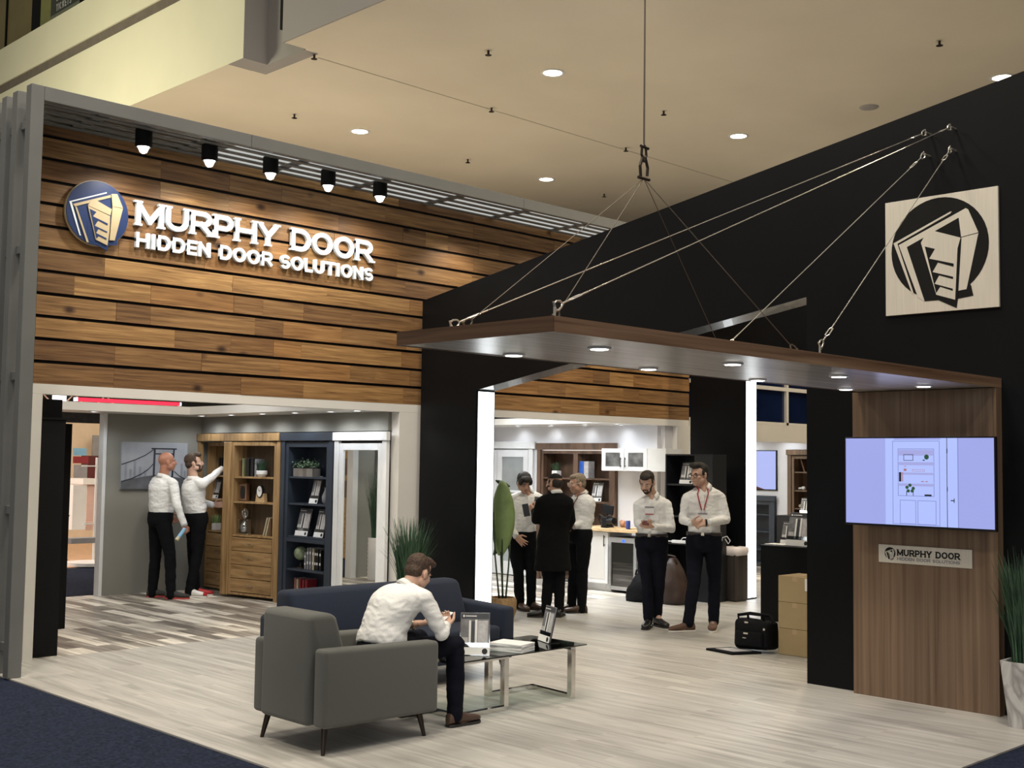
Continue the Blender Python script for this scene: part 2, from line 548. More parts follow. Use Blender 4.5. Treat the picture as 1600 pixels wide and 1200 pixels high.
M['bookgrey'] = mat('grey_book', (.25, .25, .27), .6, var=.1)
M['bookbrown'] = mat('brown_leather_book', (.13, .06, .03), .5, var=.2)
M['bookblue'] = mat('blue_book', (.03, .12, .50), .5, var=.1)
M['phone'] = mat('black_phone', (.01, .01, .012), .2, var=.02)
M['rubberblack'] = mat('black_plastic', (.008, .008, .010), .45, var=.1, spec=.25)
M['bagblack'] = mat('black_nylon', (.005, .0055, .007), .75, var=.2, scale=30, bump=.5, bscale=25, spec=.12)
M['bagbrown'] = mat('brown_leather_bag', (.035, .018, .013), .5, var=.3, scale=8, bump=.4, bscale=14)
M['bagred'] = mat('dark_red_bag', (.085, .012, .014), .6, var=.2)
M['plasticbag'] = mat('white_bin_liner', (.72, .66, .66), .5, var=.06, bump=.6, bscale=18)
M['bin'] = mat('bronze_steel', (.05, .04, .036), .45, .4, var=.4, scale=3, stretch=(8, 8, .1))
M['blueled'] = emat('blue_display', (.03, .12, 1.0), 2.2)
M['fridgesteel'] = mat('cooler_steel', (.42, .42, .42), .35, .5, var=.05)
M['redled'] = emat('red_led_banner', (1.0, .02, .05), 2.2)
M['whiteled'] = emat('white_led', (1, .92, .96), 2.5)
M['tv1'] = emat('screen_wall', (.37, .41, .84), .95)
M['tv2'] = emat('screen_white', (.44, .53, .98), 1.0)
M['tv3'] = emat('screen_line', (.26, .31, .70), .85)
M['tv4'] = emat('screen_shade', (.40, .42, .80), .92)
M['tvdark'] = mat('screen_dark', (.02, .025, .04), .4)
M['tvgreen'] = emat('screen_green', (.03, .10, .05), .8)
M['tvred'] = emat('screen_red', (.5, .22, .25), .8)
M['bluepane'] = mat('night_blue_glass', (.004, .010, .040), .12, var=.5, scale=1.2, coat=.3)
M['pinkish'] = mat('pinkish_panel', (.60, .42, .38), .6, var=.05)
M['skyprint'] = mat('sky_blue_print', (.20, .42, .62), .5, var=.1)
M['peachwood'] = mat('peach_wood', (.60, .38, .24), .5, var=.12, scale=8)
_m, _t, _b = nt('frosted_sheet')
_tr = _t.nodes.new('ShaderNodeBsdfTranslucent'); _tr.inputs['Color'].default_value = (.8, .8, .78, 1)
_mx = _t.nodes.new('ShaderNodeMixShader'); _mx.inputs[0].default_value = .6
_b.inputs['Base Color'].default_value = (.8, .8, .78, 1)
_t.links.new(_b.outputs[0], _mx.inputs[1]); _t.links.new(_tr.outputs[0], _mx.inputs[2]); _t.links.new(_mx.outputs[0], _t.nodes['Material Output'].inputs['Surface'])
M['frost'] = _m
# ================================================================ THE SETTING
# floors
struct(MB().box(-14, 45, -12, 45, -.16, -.012).build('floor_carpet', M['carpet'], origin=(0, 0, 0)))
struct(MB().box(3.97, 20, 3.25, 10.44, -.011, 0).build('floor', M['floor_pale'], origin=(0, 0, 0)))
struct(MB().box(4.38, 18.5, 10.44, 14.75, -.011, 0).build('floor_display_room', M['floor_barn'], origin=(0, 0, 0)))

# hall ceiling, atrium edge
struct(MB().box(9.815, 45, 15.98, 45, CEIL, CEIL+.3).box(10.26, 45, -12, 15.979, CEIL, CEIL+.3).box(9.86, 10.259, -12, 14.92, CEIL, CEIL+.3).build('ceiling', M['ceil'], origin=(0, 0, 0)))
struct(MB().box(9.80, 9.814, 15.96, 45, CEIL-.004, 9.46).build('wall_atrium', M['cream'], origin=(0, 0, 0)))
struct(MB().box(9.80, 10.1, 15.96, 45, 9.67, 10.45).build('wall_atrium_upper', M['cream'], origin=(0, 0, 0)))
struct(MB().box(9.83, 10.0, 15.961, 45, 9.40, 9.669).build('trim_atrium_groove', mat('groove_brown', (.13, .11, .09), .8)))
struct(MB().box(9.803, 10.24, 15.955, 16.4, CEIL-.006, 13).box(10.24, 10.5, 14.96, 16.4, CEIL-.002, 13).build('wall_column', M['greyplaster'], origin=(0, 0, 0)))
struct(MB().box(9.83, 9.858, -12, 14.93, CEIL-.004, 13).build('wall_atrium_near', M['greyplaster'], origin=(0, 0, 0)))
struct(MB().box(9.84, 9.9, 14.932, 15.02, 8.22, 13).build('trim_column_slot', M['blackmatte']))
struct(MB().box(12.0, 12.2, 14, 40, 9.5, 16).build('wall_upper_floor', M['gold'], origin=(0, 0, 0)))
# seams between the ochre panels and the dark frame upstairs
p = hit(10, 40, 0, 11.98)
struct(MB().box(11.96, 12.0, p.y-.03, p.y+.03, 10, 15).build('trim_panel_seam', M['blackmatte']))
a = hit(51, 20, 0, 11.96); b = hit(64, 20, 0, 11.96)
struct(MB().box(11.94, 12.0, b.y, a.y, 10, 15).build('trim_dark_post', M['blackmatte']))
a = hit(64, 20, 0, 11.96); b = hit(80, 20, 0, 11.96)
struct(MB().box(11.95, 12.0, b.y, a.y, 10, 15).build('trim_lime_panel', mat('lime_panel', (.36, .37, .12), .6)))  # yellowish panel beside the dark post
a = hit(124, 0, 0, 11.9); b = hit(145, 0, 0, 11.9)
struct(MB().box(11.93, 12.0, b.y, a.y, 10, 15).build('trim_dark_edge', M['blackmatte']))
# panel joint of the ceiling
struct(MB().box(10.6, 30, 15.085, 15.115, CEIL-.004, CEIL+.001).build('trim_ceiling_joint', mat('joint_tan', (.42, .38, .30), .9)))
# far end of the hall
struct(MB().box(2, 34, 33, 33.2, 0, CEIL).box(33, 33.2, -10, 33, 0, CEIL).build('wall_hall_far', mat('dark_hall_drape', (.035, .032, .036), .9, var=.3), origin=(0, 0, 0)))

# ---- plank facade above the display rooms
FY = 10.44
bm = MB()
rnd = random.Random(11)
FX0, FX1 = 4.385, 13.9
bounds = [2.412]+[2.609+.202*k for k in range(11)]+[4.742]
for i in range(12):
    z0, z1 = bounds[i]+(.015 if i else 0), bounds[i+1]-.015
    x = FX0
    while x < FX1:
        wd = rnd.choice((.34, .5, .62, .75, .9, 1.15, 1.35))
        x1 = min(x+wd, FX1)
        if FX1-x1 < .25: x1 = FX1
        bm.box(x, x1-.0015, FY-.022+rnd.uniform(-.003, .003), FY, z0, z1)
        x = x1
struct(MB().box(FX0, FX1, FY+.001, FY+.08, 2.412, 4.742).build('wall_facade', M['blackmatte'], origin=(0, 0, 0)))
struct(bm.build('wall_facade_planks', M['plank'], origin=(0, 0, 0)))
# white header and columns under the planks
struct(MB().box(FX0, 13.9, FY-.02, FY+.10, 2.322, 2.411).build('trim_header', M['white'], origin=(0, 0, 0)))
struct(MB().box(FX0, 4.475, FY-.02, FY+.10, 0, 2.321).build('trim_post_left', M['white']))
struct(MB().box(8.54, 8.88, FY-.02, FY+.12, 0, 2.321).build('wall_column_white', M['white']))
struct(MB().box(13.62, 13.92, FY-.02, FY+.12, 0, 2.321).build('wall_column_kitchen', M['white']))
struct(MB().box(13.92, 19.5, FY-.02, FY+.10, 2.15, 2.411).build('trim_header_far', M['white']))

# ---- black portal walls with sloping heads
def portal(name, x, y0, yo1, yo2, yend, dz=0, dzt=0):
    k = .1655
    zt = lambda y: 3.59+dzt+k*(10.30-y)
    zo = lambda y: 2.548+dz+.161*(9.385-y)
    poly = [(y0, 0), (y0, zt(y0)), (yend, zt(yend)), (yend, 0), (yo2, 0), (yo2, zo(yo2)), (yo1, zo(yo1)), (yo1, 0)]
    return struct(MB().prism(poly, (x, 0, 0), (0, 1, 0), (0, 0, 1), (.27, 0, 0)).build(name, M['black'], origin=(0, 0, 0)))
portal('wall_portal', 8.746, 10.30, 9.385, 5.345, 2.2)
M['soffitsheen'] = mat('portal_sheen_grey', (.07, .075, .08), .25, var=.05, coat=.3)  # grey stands in for light reflected on the black laminate underside
for x_, y1_, y2_, dz_, n_ in ((8.75, 9.38, 5.35, 0, ''), (13.454, 9.16, 5.11, .42, '_inner')):
    z1_, z2_ = 2.548+dz_+.161*(9.385-y1_), 2.548+dz_+.161*(9.385-y2_)
    struct(MB().prism([(y1_, z1_-.004), (y2_, z2_-.004), (y2_, z2_-.001), (y1_, z1_-.001)], (x_, 0, 0), (0, 1, 0), (0, 0, 1), (.26, 0, 0)).build('trim_portal_sheen'+n_, M['soffitsheen'], origin=(0, 0, 0)))  # thin added lining that carries the painted sheen
portal('wall_portal_inner', 13.45, 10.06, 9.17, 5.1, 2.2, .42, .30)
struct(MB().box(8.78, 18.6, 2.2, 2.4, 0, 4.2).build('wall_booth_right', M['black'], origin=(0, 0, 0)))

# ---- display room behind the left half of the facade
struct(MB().box(7.13, 8.83, 14.62, 14.72, 0, 2.329).build('wall_back', M['greywall']))
struct(MB().box(7.085, 7.129, 14.60, 14.73, 0, 2.329).build('trim_wall_end', M['whitepaint']))
struct(MB().box(8.50, 8.84, 10.57, 14.62, 2.112, 2.329).box(8.835, 8.87, 10.57, 14.62, 0, 2.112).build('wall_right', M['greywall']))
struct(MB().box(7.9, 8.87, 10.56, 14.73, 2.33, 2.43).box(4.9, 7.9, 13.9, 14.73, 2.33, 2.43).build('ceiling_soffit', M['white'], origin=(0, 0, 0)))
struct(MB().box(4.42, 5.77, 14.62, 14.72, 0, 2.3).build('wall_back_left', M['greywall']))
struct(MB().box(5.775, 5.875, 14.58, 14.72, 0, 2.3).build('trim_post_back', M['whitepaint']))
# ---- kitchen module
struct(MB().box(13.35, 13.44, 10.56, 11.28, 0, 2.329).box(13.35, 13.44, 12.86, 14.62, 0, 2.329).box(13.35, 13.44, 11.28, 12.86, 2.078, 2.329).build('wall_kitchen', M['lilacwall'], origin=(0, 0, 0)))
struct(MB().box(13.445, 13.62, 10.50, 10.56, 0, 2.329).build('wall_kitchen_return', M['lilacwall']))
struct(MB().box(8.9, 13.44, 14.63, 14.72, 0, 2.329).build('wall_kitchen_back', M['lilacwall'], origin=(0, 0, 0)))
struct(MB().box(12.45, 13.44, 10.57, 14.72, 2.33, 2.42).box(8.9, 12.45, 13.9, 14.72, 2.33, 2.42).build('ceiling_soffit_kitchen', M['white'], origin=(0, 0, 0)))
# ---- third module
struct(MB().box(18.2, 18.3, 11.47, 14.62, 1.245, 2.329).box(18.2, 18.3, 12.76, 14.62, .9, 1.244).box(18.2, 18.3, 11.47, 11.73, .9, 1.244).box(18.2, 18.3, 10.56, 11.469, 2.065, 2.329).build('wall_third_room', M['lilacwall'], origin=(0, 0, 0)))
struct(MB().box(18.19, 18.3, 11.48, 11.72, 0, .899).box(18.19, 18.3, 12.76, 14.62, 0, .899).build('wall_third_wainscot', M['greywood'], origin=(0, 0, 0)))
struct(MB().box(14.0, 18.3, 14.63, 14.72, 0, 2.329).build('wall_third_back', M['lilacwall'], origin=(0, 0, 0)))
struct(MB().box(17.3, 18.3, 10.55, 14.72, 2.33, 2.42).build('ceiling_soffit_third', M['white'], origin=(0, 0, 0)))
# transom windows over the third module
for i, (xa, xb, za, zb) in enumerate(((13.95, 16.45, 2.46, 2.96), (16.52, 19.4, 2.46, 2.96), (13.95, 16.45, 3.02, 4.5), (16.52, 19.4, 3.02, 4.5))):
    wdo = MB().box(xa, xb, FY+.02, FY+.04, za, zb).build('window_%d' % (i+1), M['bluepane'])
    struct(wdo)
struct(MB().box(13.92, 19.5, FY-.02, FY+.06, 2.961, 3.019).box(16.455, 16.515, FY-.02, FY+.06, 2.42, 2.96).box(16.455, 16.515, FY-.02, FY+.06, 3.02, 4.5).box(13.92, 19.5, FY-.02, FY+.06, 2.412, 2.459).build('trim_window_bars', M['white']))

# ================================================================ slatted grey frame around the facade
fr = thing('slatted_frame', 'tall grey slatted metal frame running up the left edge and over the planks', 'frame', (3.95, 9.65, 0))
def W(o3): return Vector(o3)-Vector((3.95, 9.65, 0))
def fbox(name, x0, x1, y0, y1, z0, z1, mt='frame', b=.003):
    return MB().box(x0-3.95, x1-3.95, y0-9.65, y1-9.65, z0, z1, b, 1).build(name, M[mt], fr)
fbox('post', 3.95, 4.06, 9.65, 9.75, 0, 4.83)
for k in range(7):
    y = 9.93+.225*k
    fbox('slat', 3.95, 4.06, y, y+.10, 0, 4.83)
for z in (.225, 1.33, 2.43, 3.48, 4.53):
    for k in range(7):
        y = 9.75+.225*k+(0 if k == 0 else -.045+.045)
        fbox('rail', 3.99, 4.05, 9.751 if k == 0 else 9.93+.225*(k-1)+.101, 9.93+.225*k-.001, z-.035, z+.035)
fbox('back_panel', 4.075, 4.09, 9.93, 11.5, 0, 4.70, 'screen_back')
fbox('top_beam', 4.061, 6.046, 9.65, 9.72, 4.71, 4.83)
fbox('top_beam', 6.05, 9.7, 9.65, 9.72, 4.71, 4.83)
fbox('top_beam', 9.705, 13.4, 9.65, 9.72, 4.71, 4.83)
for y in (9.80, 9.97, 10.14, 10.31):
    fbox('top_slat', 4.061, 13.4, y, y+.07, 4.715, 4.727)
fbox('top_slat', 4.061, 13.4, 10.425, 10.439, 4.735, 4.79)
for i in range(9):
    x = 4.6+1.05*i
    fbox('cross_rail', x, x+.10, 9.721, 10.439, 4.728, 4.742)
fbox('top_sheet', 4.061, 6.0, 9.73, 10.43, 4.750, 4.756, 'screen_back')  # added pale sheet, brightens the slat gaps at the left
fbox('gap_glow_sheet', 6.01, 13.4, 9.73, 10.43, 4.750, 4.756, 'gapglow')  # added glowing sheet, no lamp; makes the slat gaps bright

# spotlights below the pergola
def facade_spot(x, label):
    t = thing('spotlight', label, 'spotlight', (x, 9.95, 4.575), 0, 'black spotlights above the sign lettering')
    MB().lathe([(.001, .165), (.072, .165), (.076, .16), (.076, .012), (.072, 0), (.062, 0), (.062, .03), (.001, .03)], n=28, cap=False).build('housing', M['blackmatte'], t, smooth='auto')
    MB().lathe([(.058, .028), (.050, .0), (.030, -.045), (.012, -.055), (.001, -.056)], n=24, cap=False).build('lens', M['lens'], t)
    spot('spotlight_light', (x, 9.95, 4.50), (x+.05, 10.25, 3.0), 40, 140, .8, (1, .95, .86), .05)
for x, lb in ((5.107, 'black cylinder spotlight above the round blue emblem, leftmost of the row of five'), (5.78, 'black cylinder spotlight above the letter U, second from the left end of the row'),
              (6.456, 'black cylinder spotlight in the middle of the row of five above the sign'), (7.15, 'black cylinder spotlight above the gap between the two sign words, fourth from left'),
              (7.825, 'black cylinder spotlight above the letter R, rightmost of the row of five')):
    facade_spot(x, lb)
# more of the same fixtures further along the pergola are hidden by the black wall; their light reaches the planks
for x in (9.3, 10.7, 12.2): spot('spotlight_light', (x, 9.95, 4.5), (x, 10.35, 3.0), 36, 115, .8, (1, .95, .86), .05)

# ================================================================ lit strips, canopy, cladding
def lightbox(x, y, z, label):
    t = thing('light_panel', label, 'light panel', (x, y, 0))
    MB().box(0, .24, -.014, -.001, .02, z).build('diffuser', M['strip'], t)
    MB().box(-.006, -.001, -.016, 0, 0, z+.01).box(.241, .246, -.016, 0, 0, z+.01).box(0, .24, -.016, 0, .003, .019).box(0, .24, -.016, 0, z+.001, z+.01).build('edge_trim', M['blackmatte'], t)
lightbox(8.762, 9.384, 2.53, 'glowing white full-height light strip on the jamb beside the blue sofa')
lightbox(13.47, 9.169, 2.96, 'glowing white light strip at the far black pillar behind the man in glasses')

CX0, CX1, CY0, CY1, CZ0, CZ1 = 3.935, 8.745, 3.71, 4.83, 2.374, 2.447
cn = thing('entrance_canopy', 'long flat walnut canopy hung on steel cables over the entrance', 'canopy', (CX0, CY0, CZ0))
L_, W_ = CX1-CX0, CY1-CY0
MB().box(.006, L_, .006, W_-.006, .004, .069).build('slab', M['soffitlam'], cn)
MB().box(0, L_, 0, .006, 0, .073).build('side_fascia', M['walnutX'], cn)
MB().box(0, L_, W_-.006, W_, 0, .073).build('back_fascia', M['walnutX'], cn)
MB().box(-.006, 0, 0, W_, 0, .073).build('end_fascia', M['walnutY'], cn)
MB().box(0, L_, .006, W_-.006, .069, .073).build('top_sheet', M['walnutX'], cn)
for k in range(4):
    for y in (4.07, 4.70):
        x = (4.66, 5.85, 7.055, 8.25)[k]
        d = MB().lathe([(.001, 0), (.058, 0), (.062, .003), (.062, .01)], (x-CX0, y-CY0, -.006), 24, False).build('downlight', M['whitepaint'], cn, smooth='auto')
        MB().lathe([(.001, 0), (.046, 0), (.046, .002)], (x-CX0, y-CY0, -.008), 20, False).build('lens', M['lens'], d)
        spot('canopy_downlight', (x, y, CZ0-.02), (x, y, 0), 18, 110, .7, (1, .95, .88), .04)

tp = thing('wall_panel', 'tall walnut cladding panel carrying the large television', 'panel', (8.66, 3.71, 0))
MB().box(0, .083, .022, 1.165, 0, 2.372).build('face', M['walnut'], tp)
MB().box(-.012, .083, 0, .021, 0, 2.372).build('edge_post', M['walnut'], tp)

# ================================================================ lettering
def glyph(ch, t):
    L, R, B, T = t/2, 1-t/2, t/2, 1-t/2
    G = {
     'M': [('l', L, 0, L, 1), ('l', R, 0, R, 1), ('l', L*1.1, .98, .5, .12), ('l', .5, .12, 1-L*1.1, .98)],
     'U': [('l', L, 1, L, .38), ('a', .5, .38, .5-t/2, .38-t/2, 180, 360), ('l', R, .38, R, 1)],
     'R': [('l', L, 0, L, 1), ('l', L, T, .62, T), ('l', L, .45, .62, .45), ('a', .62, (T+.45)/2, .38-t/2, (T-.45)/2, -90, 90), ('l', .50, .46, R+.02, 0)],
     'P': [('l', L, 0, L, 1), ('l', L, T, .62, T), ('l', L, .42, .62, .42), ('a', .62, (T+.42)/2, .38-t/2, (T-.42)/2, -90, 90)],
     'H': [('l', L, 0, L, 1), ('l', R, 0, R, 1), ('l', L, .5, R, .5)],
     'Y': [('l', L, 1, .5, .42), ('l', R, 1, .5, .42), ('l', .5, .5, .5, 0)],
     'D': [('l', L, 0, L, 1), ('l', L, T, .48, T), ('l', L, B, .48, B), ('a', .48, .5, .52-t/2, .5-t/2, -90, 90)],
     'O': [('a', .5, .5, .5-t/2, .5-t/2, 0, 360)],
     'I': [('l', .5, 0, .5, 1)],
     'E': [('l', L, 0, L, 1), ('l', L, T, 1, T), ('l', L, .5, .92, .5), ('l', L, B, 1, B)],
     'N': [('l', L, 0, L, 1), ('l', R, 0, R, 1), ('l', L, .98, R, .02)],
     'S': [('a', .5, .735, .5-t/2, .265-t/2, 20, 270), ('a', .5, .265, .5-t/2, .265-t/2, -160, 90)],
     'L': [('l', L, 0, L, 1), ('l', L, B, 1, B)],
     'T': [('l', .5, 0, .5, 1), ('l', 0, T, 1, T)],
     'A': [('l', L, 0, .5, .97), ('l', R, 0, .5, .97), ('l', .22, .32, .78, .32)],
     'G': [('a', .5, .5, .5-t/2, .5-t/2, 35, 360), ('l', .55, .45, R, .45)],
     'C': [('a', .5, .5, .5-t/2, .5-t/2, 45, 315)],
     'K': [('l', L, 0, L, 1), ('l', R, 1, L, .4), ('l', .4, .6, R, 0)],
    }
    return G[ch]
WID = dict(M=1.22, U=1.02, R=1.0, P=.93, H=1.08, Y=1.0, D=1.04, O=1.12, I=.34, E=.84, N=1.02, S=.88, L=.78, T=.94, A=1.0, G=1.1, C=1.05, K=1.0)
def glyph_mesh(mb, ch, w, h, t, o, U, V, N, serif=0):
    """strokes of one letter: box w x h, stroke thickness t (metres)"""
    tt = t/h
    if ch == 'I':
        strokes = [('l', .5, 0, .5, 1)]
    else: strokes = glyph(ch, 0)
    tx, ty = t/w, t/h
    def P(x, y): return (x*w, y*h)
    def st(x, y):      # inset so that stroke outlines stay inside the box
        return (t/2+x*(w-t), t/2+y*(h-t))
    o00 = Vector(o)
    for i, s in enumerate(strokes):
        N2 = Vector(N)
        o = o00-Vector(N)*(.015*i)
        if s[0] == 'l':
            x0, y0 = st(s[1], s[2]); x1, y1 = st(s[3], s[4])
            dx, dy = x1-x0, y1-y0
            ln = math.hypot(dx, dy)
            ux, uy = dx/ln, dy/ln
            x0 -= ux*t/2*(abs(uy) > .9 or abs(ux) > .9); y0 -= uy*t/2*(abs(uy) > .9 or abs(ux) > .9)
            x1 += ux*t/2*(abs(uy) > .9 or abs(ux) > .9); y1 += uy*t/2*(abs(uy) > .9 or abs(ux) > .9)
            if abs(uy) <= .9 and abs(ux) <= .9:
                x0 -= ux*t*.35; y0 -= uy*t*.35; x1 += ux*t*.35; y1 += uy*t*.35
            nx, ny = -uy*t/2, ux*t/2
            mb.prism([(x0+nx, y0+ny), (x0-nx, y0-ny), (x1-nx, y1-ny), (x1+nx, y1+ny)], o, U, V, N2)
            if serif:
                for (sx, sy, s0) in ((x0, y0, s[2]), (x1, y1, s[4])):
                    if abs(uy) > .5 and (s0 < .05 or s0 > .95):
                        yy = 0 if s0 < .5 else h-serif
                        mb.prism([(sx-t*.82, yy), (sx+t*.82, yy), (sx+t*.82, yy+serif), (sx-t*.82, yy+serif)], o-Vector(N)*.1, U, V, N2)
        else:
            cx, cy = st(s[1], s[2])
            rx, ry = s[3]*(w-t), s[4]*(h-t)
            n = max(6, int(abs(s[6]-s[5])/15))
            full = abs(s[6]-s[5]) >= 359
            for k in range(n):
                a0 = math.radians(s[5]+(s[6]-s[5])*k/n); a1 = math.radians(s[5]+(s[6]-s[5])*(k+1)/n)
                q = []
                for a, o_ in ((a0, 1), (a1, 1), (a1, -1), (a0, -1)):
                    q.append((cx+(rx+o_*t/2)*math.cos(a), cy+(ry+o_*t/2)*math.sin(a)))
                mb.prism(q, o, U, V, N2)
def text_line(txt, total, h, t, o, U, V, N, m, parent=None, serif=0, gap=.16, space=.55, join=False):
    wsum = sum(WID[c] if c != ' ' else space for c in txt)
    k = (total-gap*h*(len(txt)-1))/wsum
    x = 0
    one = MB() if join else None
    for c in txt:
        if c == ' ':
            x += space*k+gap*h
            continue
        wd = WID[c]*k
        mb = one or MB()
        glyph_mesh(mb, c, wd, h, t, Vector(o)+Vector(U)*x, U, V, N, serif)
        if not join: mb.build('letter', m, parent)
        x += wd+gap*h
    if join: return one.build('lettering', m, parent)

# big lettering on the planks
sg = thing('sign_lettering', 'white raised MURPHY DOOR HIDDEN DOOR SOLUTIONS letters on the wooden planks', 'sign', (5.278, 10.375, 3.74))
o0 = Vector((5.278, 10.375, 3.74))
text_line('MURPHY DOOR', 2.80, .236, .047, Vector((0, 0, .207)), (1, 0, 0), (0, 0, 1), (0, .038, 0), M['letter'], sg, serif=.020, gap=.10, space=.50)
text_line('HIDDEN DOOR SOLUTIONS', 2.805, .146, .032, Vector((.006, 0, 0)), (1, 0, 0), (0, 0, 1), (0, .038, 0), M['letter'], sg, gap=.13, space=.5)

# emblem
def circ(c, r, n=48): return [(c[0]+r*math.cos(2*PI*k/n), c[1]+r*math.sin(2*PI*k/n)) for k in range(n)]
em = thing('sign_emblem', 'round navy and champagne open door emblem left of the lettering on the planks', 'sign', (4.893, 10.36, 3.66))
EO = (-4.893, 0, -3.66)
def ep(name, polys, m, y0, th):
    mb = MB()
    for p_ in polys: mb.prism(p_, (EO[0], y0, EO[2]), (1, 0, 0), (0, 0, 1), (0, th, 0))
    return mb.build(name, m, em)
E_tail = [(4.804, 3.74), (4.863, 3.714), (4.917, 3.693), (4.995, 3.662), (5.006, 3.715), (5.092, 3.727), (5.09, 3.79), (5.047, 3.9), (4.8, 3.9)]
ep('disc_edge', [circ((4.893, 3.995), .303)], M['goldface'], .012, .03)
ep('disc', [circ((4.893, 3.995), .297)], M['navyface'], 0, .0115)
ep('disc_tail', [E_tail], M['navyface'], -.0015, .012)
ep('door_outline', [[(4.618, 4.061), (4.968, 4.203), (4.968, 4.191), (4.641, 4.058), (4.738, 3.766), (4.725, 3.768)]], M['letter'], -.006, .0055)
ep('door_frame', [[(4.651, 4.041), (5.006, 4.182), (5.009, 4.160), (4.672, 4.022), (4.688, 4.02), (4.812, 3.716), (4.794, 3.711), (4.672, 4.02)]], M['goldface'], -.010, .0095)
ep('bookcase_top', [[(4.821, 4.109), (4.864, 4.111), (5.021, 4.05), (5.006, 3.99), (4.791, 4.05)]], M['goldface'], -.014, .0135)
ep('bookcase_front', [[(4.791, 4.046), (5.006, 3.984), (5.005, 3.841), (4.99, 3.71), (4.878, 3.748)]], M['goldface'], -.012, .0115)
ep('shelf_openings', [[(4.808, 4.021), (4.872, 4.001), (4.84, 3.957), (4.985, 3.912), (4.983, 3.894), (4.891, 3.926), (4.86, 3.874), (4.982, 3.837), (4.979, 3.825), (4.898, 3.85), (4.876, 3.809), (4.979, 3.774), (4.976, 3.76), (4.903, 3.784), (4.882, 3.759)]], M['navyface'], -.015, .0028)
ep('door_leaf', [[(5.009, 4.191), (5.066, 4.2), (5.127, 4.078), (5.024, 4.078)], [(5.024, 4.075), (5.127, 4.074), (5.057, 3.765), (5.008, 3.76)]], M['goldface'], -.016, .0155)

# square steel sign and the small plate share the same drawing
SQ = dict(line=[(.078, .633), (.595, .842), (.608, .841), (.595, .826), (.114, .625), (.264, .168), (.245, .179)],
 frame=[(.127, .612), (.73, .853), (.738, .839), (.668, .781), (.456, .693), (.358, .651), (.201, .586), (.36, .099), (.3, .14)],
 top=[(.73, .853), (.75, .839), (.835, .635), (.687, .614), (.668, .781)],
 side=[(.689, .608), (.835, .628), (.729, .169), (.65, .162), (.673, .51)],
 front=[(.358, .651), (.456, .693), (.682, .609), (.655, .522), (.63, .089), (.465, .146), (.331, .608)],
 notch=[(.367, .571), (.457, .54), (.405, .462), (.621, .396), (.62, .369), (.482, .42), (.434, .344), (.615, .285), (.615, .265), (.492, .309), (.451, .241), (.611, .184), (.611, .166), (.501, .211), (.465, .161)],
 tail=[(.316, .26), (.36, .099), (.483, .098), (.642, .017), (.653, .095), (.786, .11), (.768, .197), (.689, .3)])
def emblem(parent, o, U, V, N, size, light, dark, e=.001, full=True):
    """o: lower left corner of the square; N points to the viewer"""
    U, V, N = Vector(U)*size, Vector(V)*size, Vector(N)
    def lay(keys, k, m, nm, th=e):
        mb = MB()
        for q in keys: mb.prism(q, Vector(o)+N*(k*e), U, V, N*th)
        return mb.build(nm, m, parent)
    lay([circ((.49, .545), .432)], 0, dark, 'emblem_disc')
    lay([SQ['tail']], .3, dark, 'emblem_tail')
    lay([SQ['line'], SQ['frame']], 1, light, 'emblem_frame')
    lay([SQ['top'], SQ['side'], SQ['front']], 1.6, light, 'emblem_bookcase')
    lay([SQ['notch'], [(.672, .53), (.683, .60), (.69, .60), (.655, .10), (.645, .10), (.66, .5)]], 2.7, dark, 'emblem_openings')
ss = thing('square_sign', 'square brushed steel sign with black round door emblem on the black wall', 'sign', (8.745, 3.71, 2.975))
MB().box(-.022, -.002, 0, .905, 0, .905, .001, 1).build('plate', M['steel'], ss)
emblem(ss, (-.0225, .905, 0), (0, -1, 0), (0, 0, 1), (-1, 0, 0), .905, M['steel'], M['blackmatte'], .0012)

# small plate below the television
pl = thing('name_plate', 'small silver MURPHY DOOR name plate below the television', 'sign', (8.659, 3.95, 1.0))
p0, p1, p2, p3 = hit(1373, 849.5, 0, 8.655), hit(1519, 860, 0, 8.655), hit(1519, 889.5, 0, 8.655), hit(1373, 877, 0, 8.655)
yl, yr = p0.y-3.95, p1.y-3.95
zb, zt_ = (p2.z+p3.z)/2-1.0, (p0.z+p1.z)/2-1.0
MB().box(-.006, -.001, yr, yl, zb, zt_).build('plate', M['steel'], pl)
hh = zt_-zb
emblem(pl, (-.0065, yl-.045, zb+hh*.12), (0, -1, 0), (0, 0, 1), (-1, 0, 0), hh*.76, M['steel'], M['blackmatte'], .0006)
text_line('MURPHY DOOR', .50, hh*.36, hh*.075, (-.0085, yl-.045-hh*.8, zb+hh*.42), (0, -1, 0), (0, 0, 1), (.002, 0, 0), M['rubberblack'], pl, serif=.004, gap=.1)
text_line('HIDDEN DOOR SOLUTIONS', .50, hh*.17, hh*.035, (-.0085, yl-.045-hh*.8, zb+hh*.17), (0, -1, 0), (0, 0, 1), (.002, 0, 0), M['bookgrey'], pl, gap=.12)

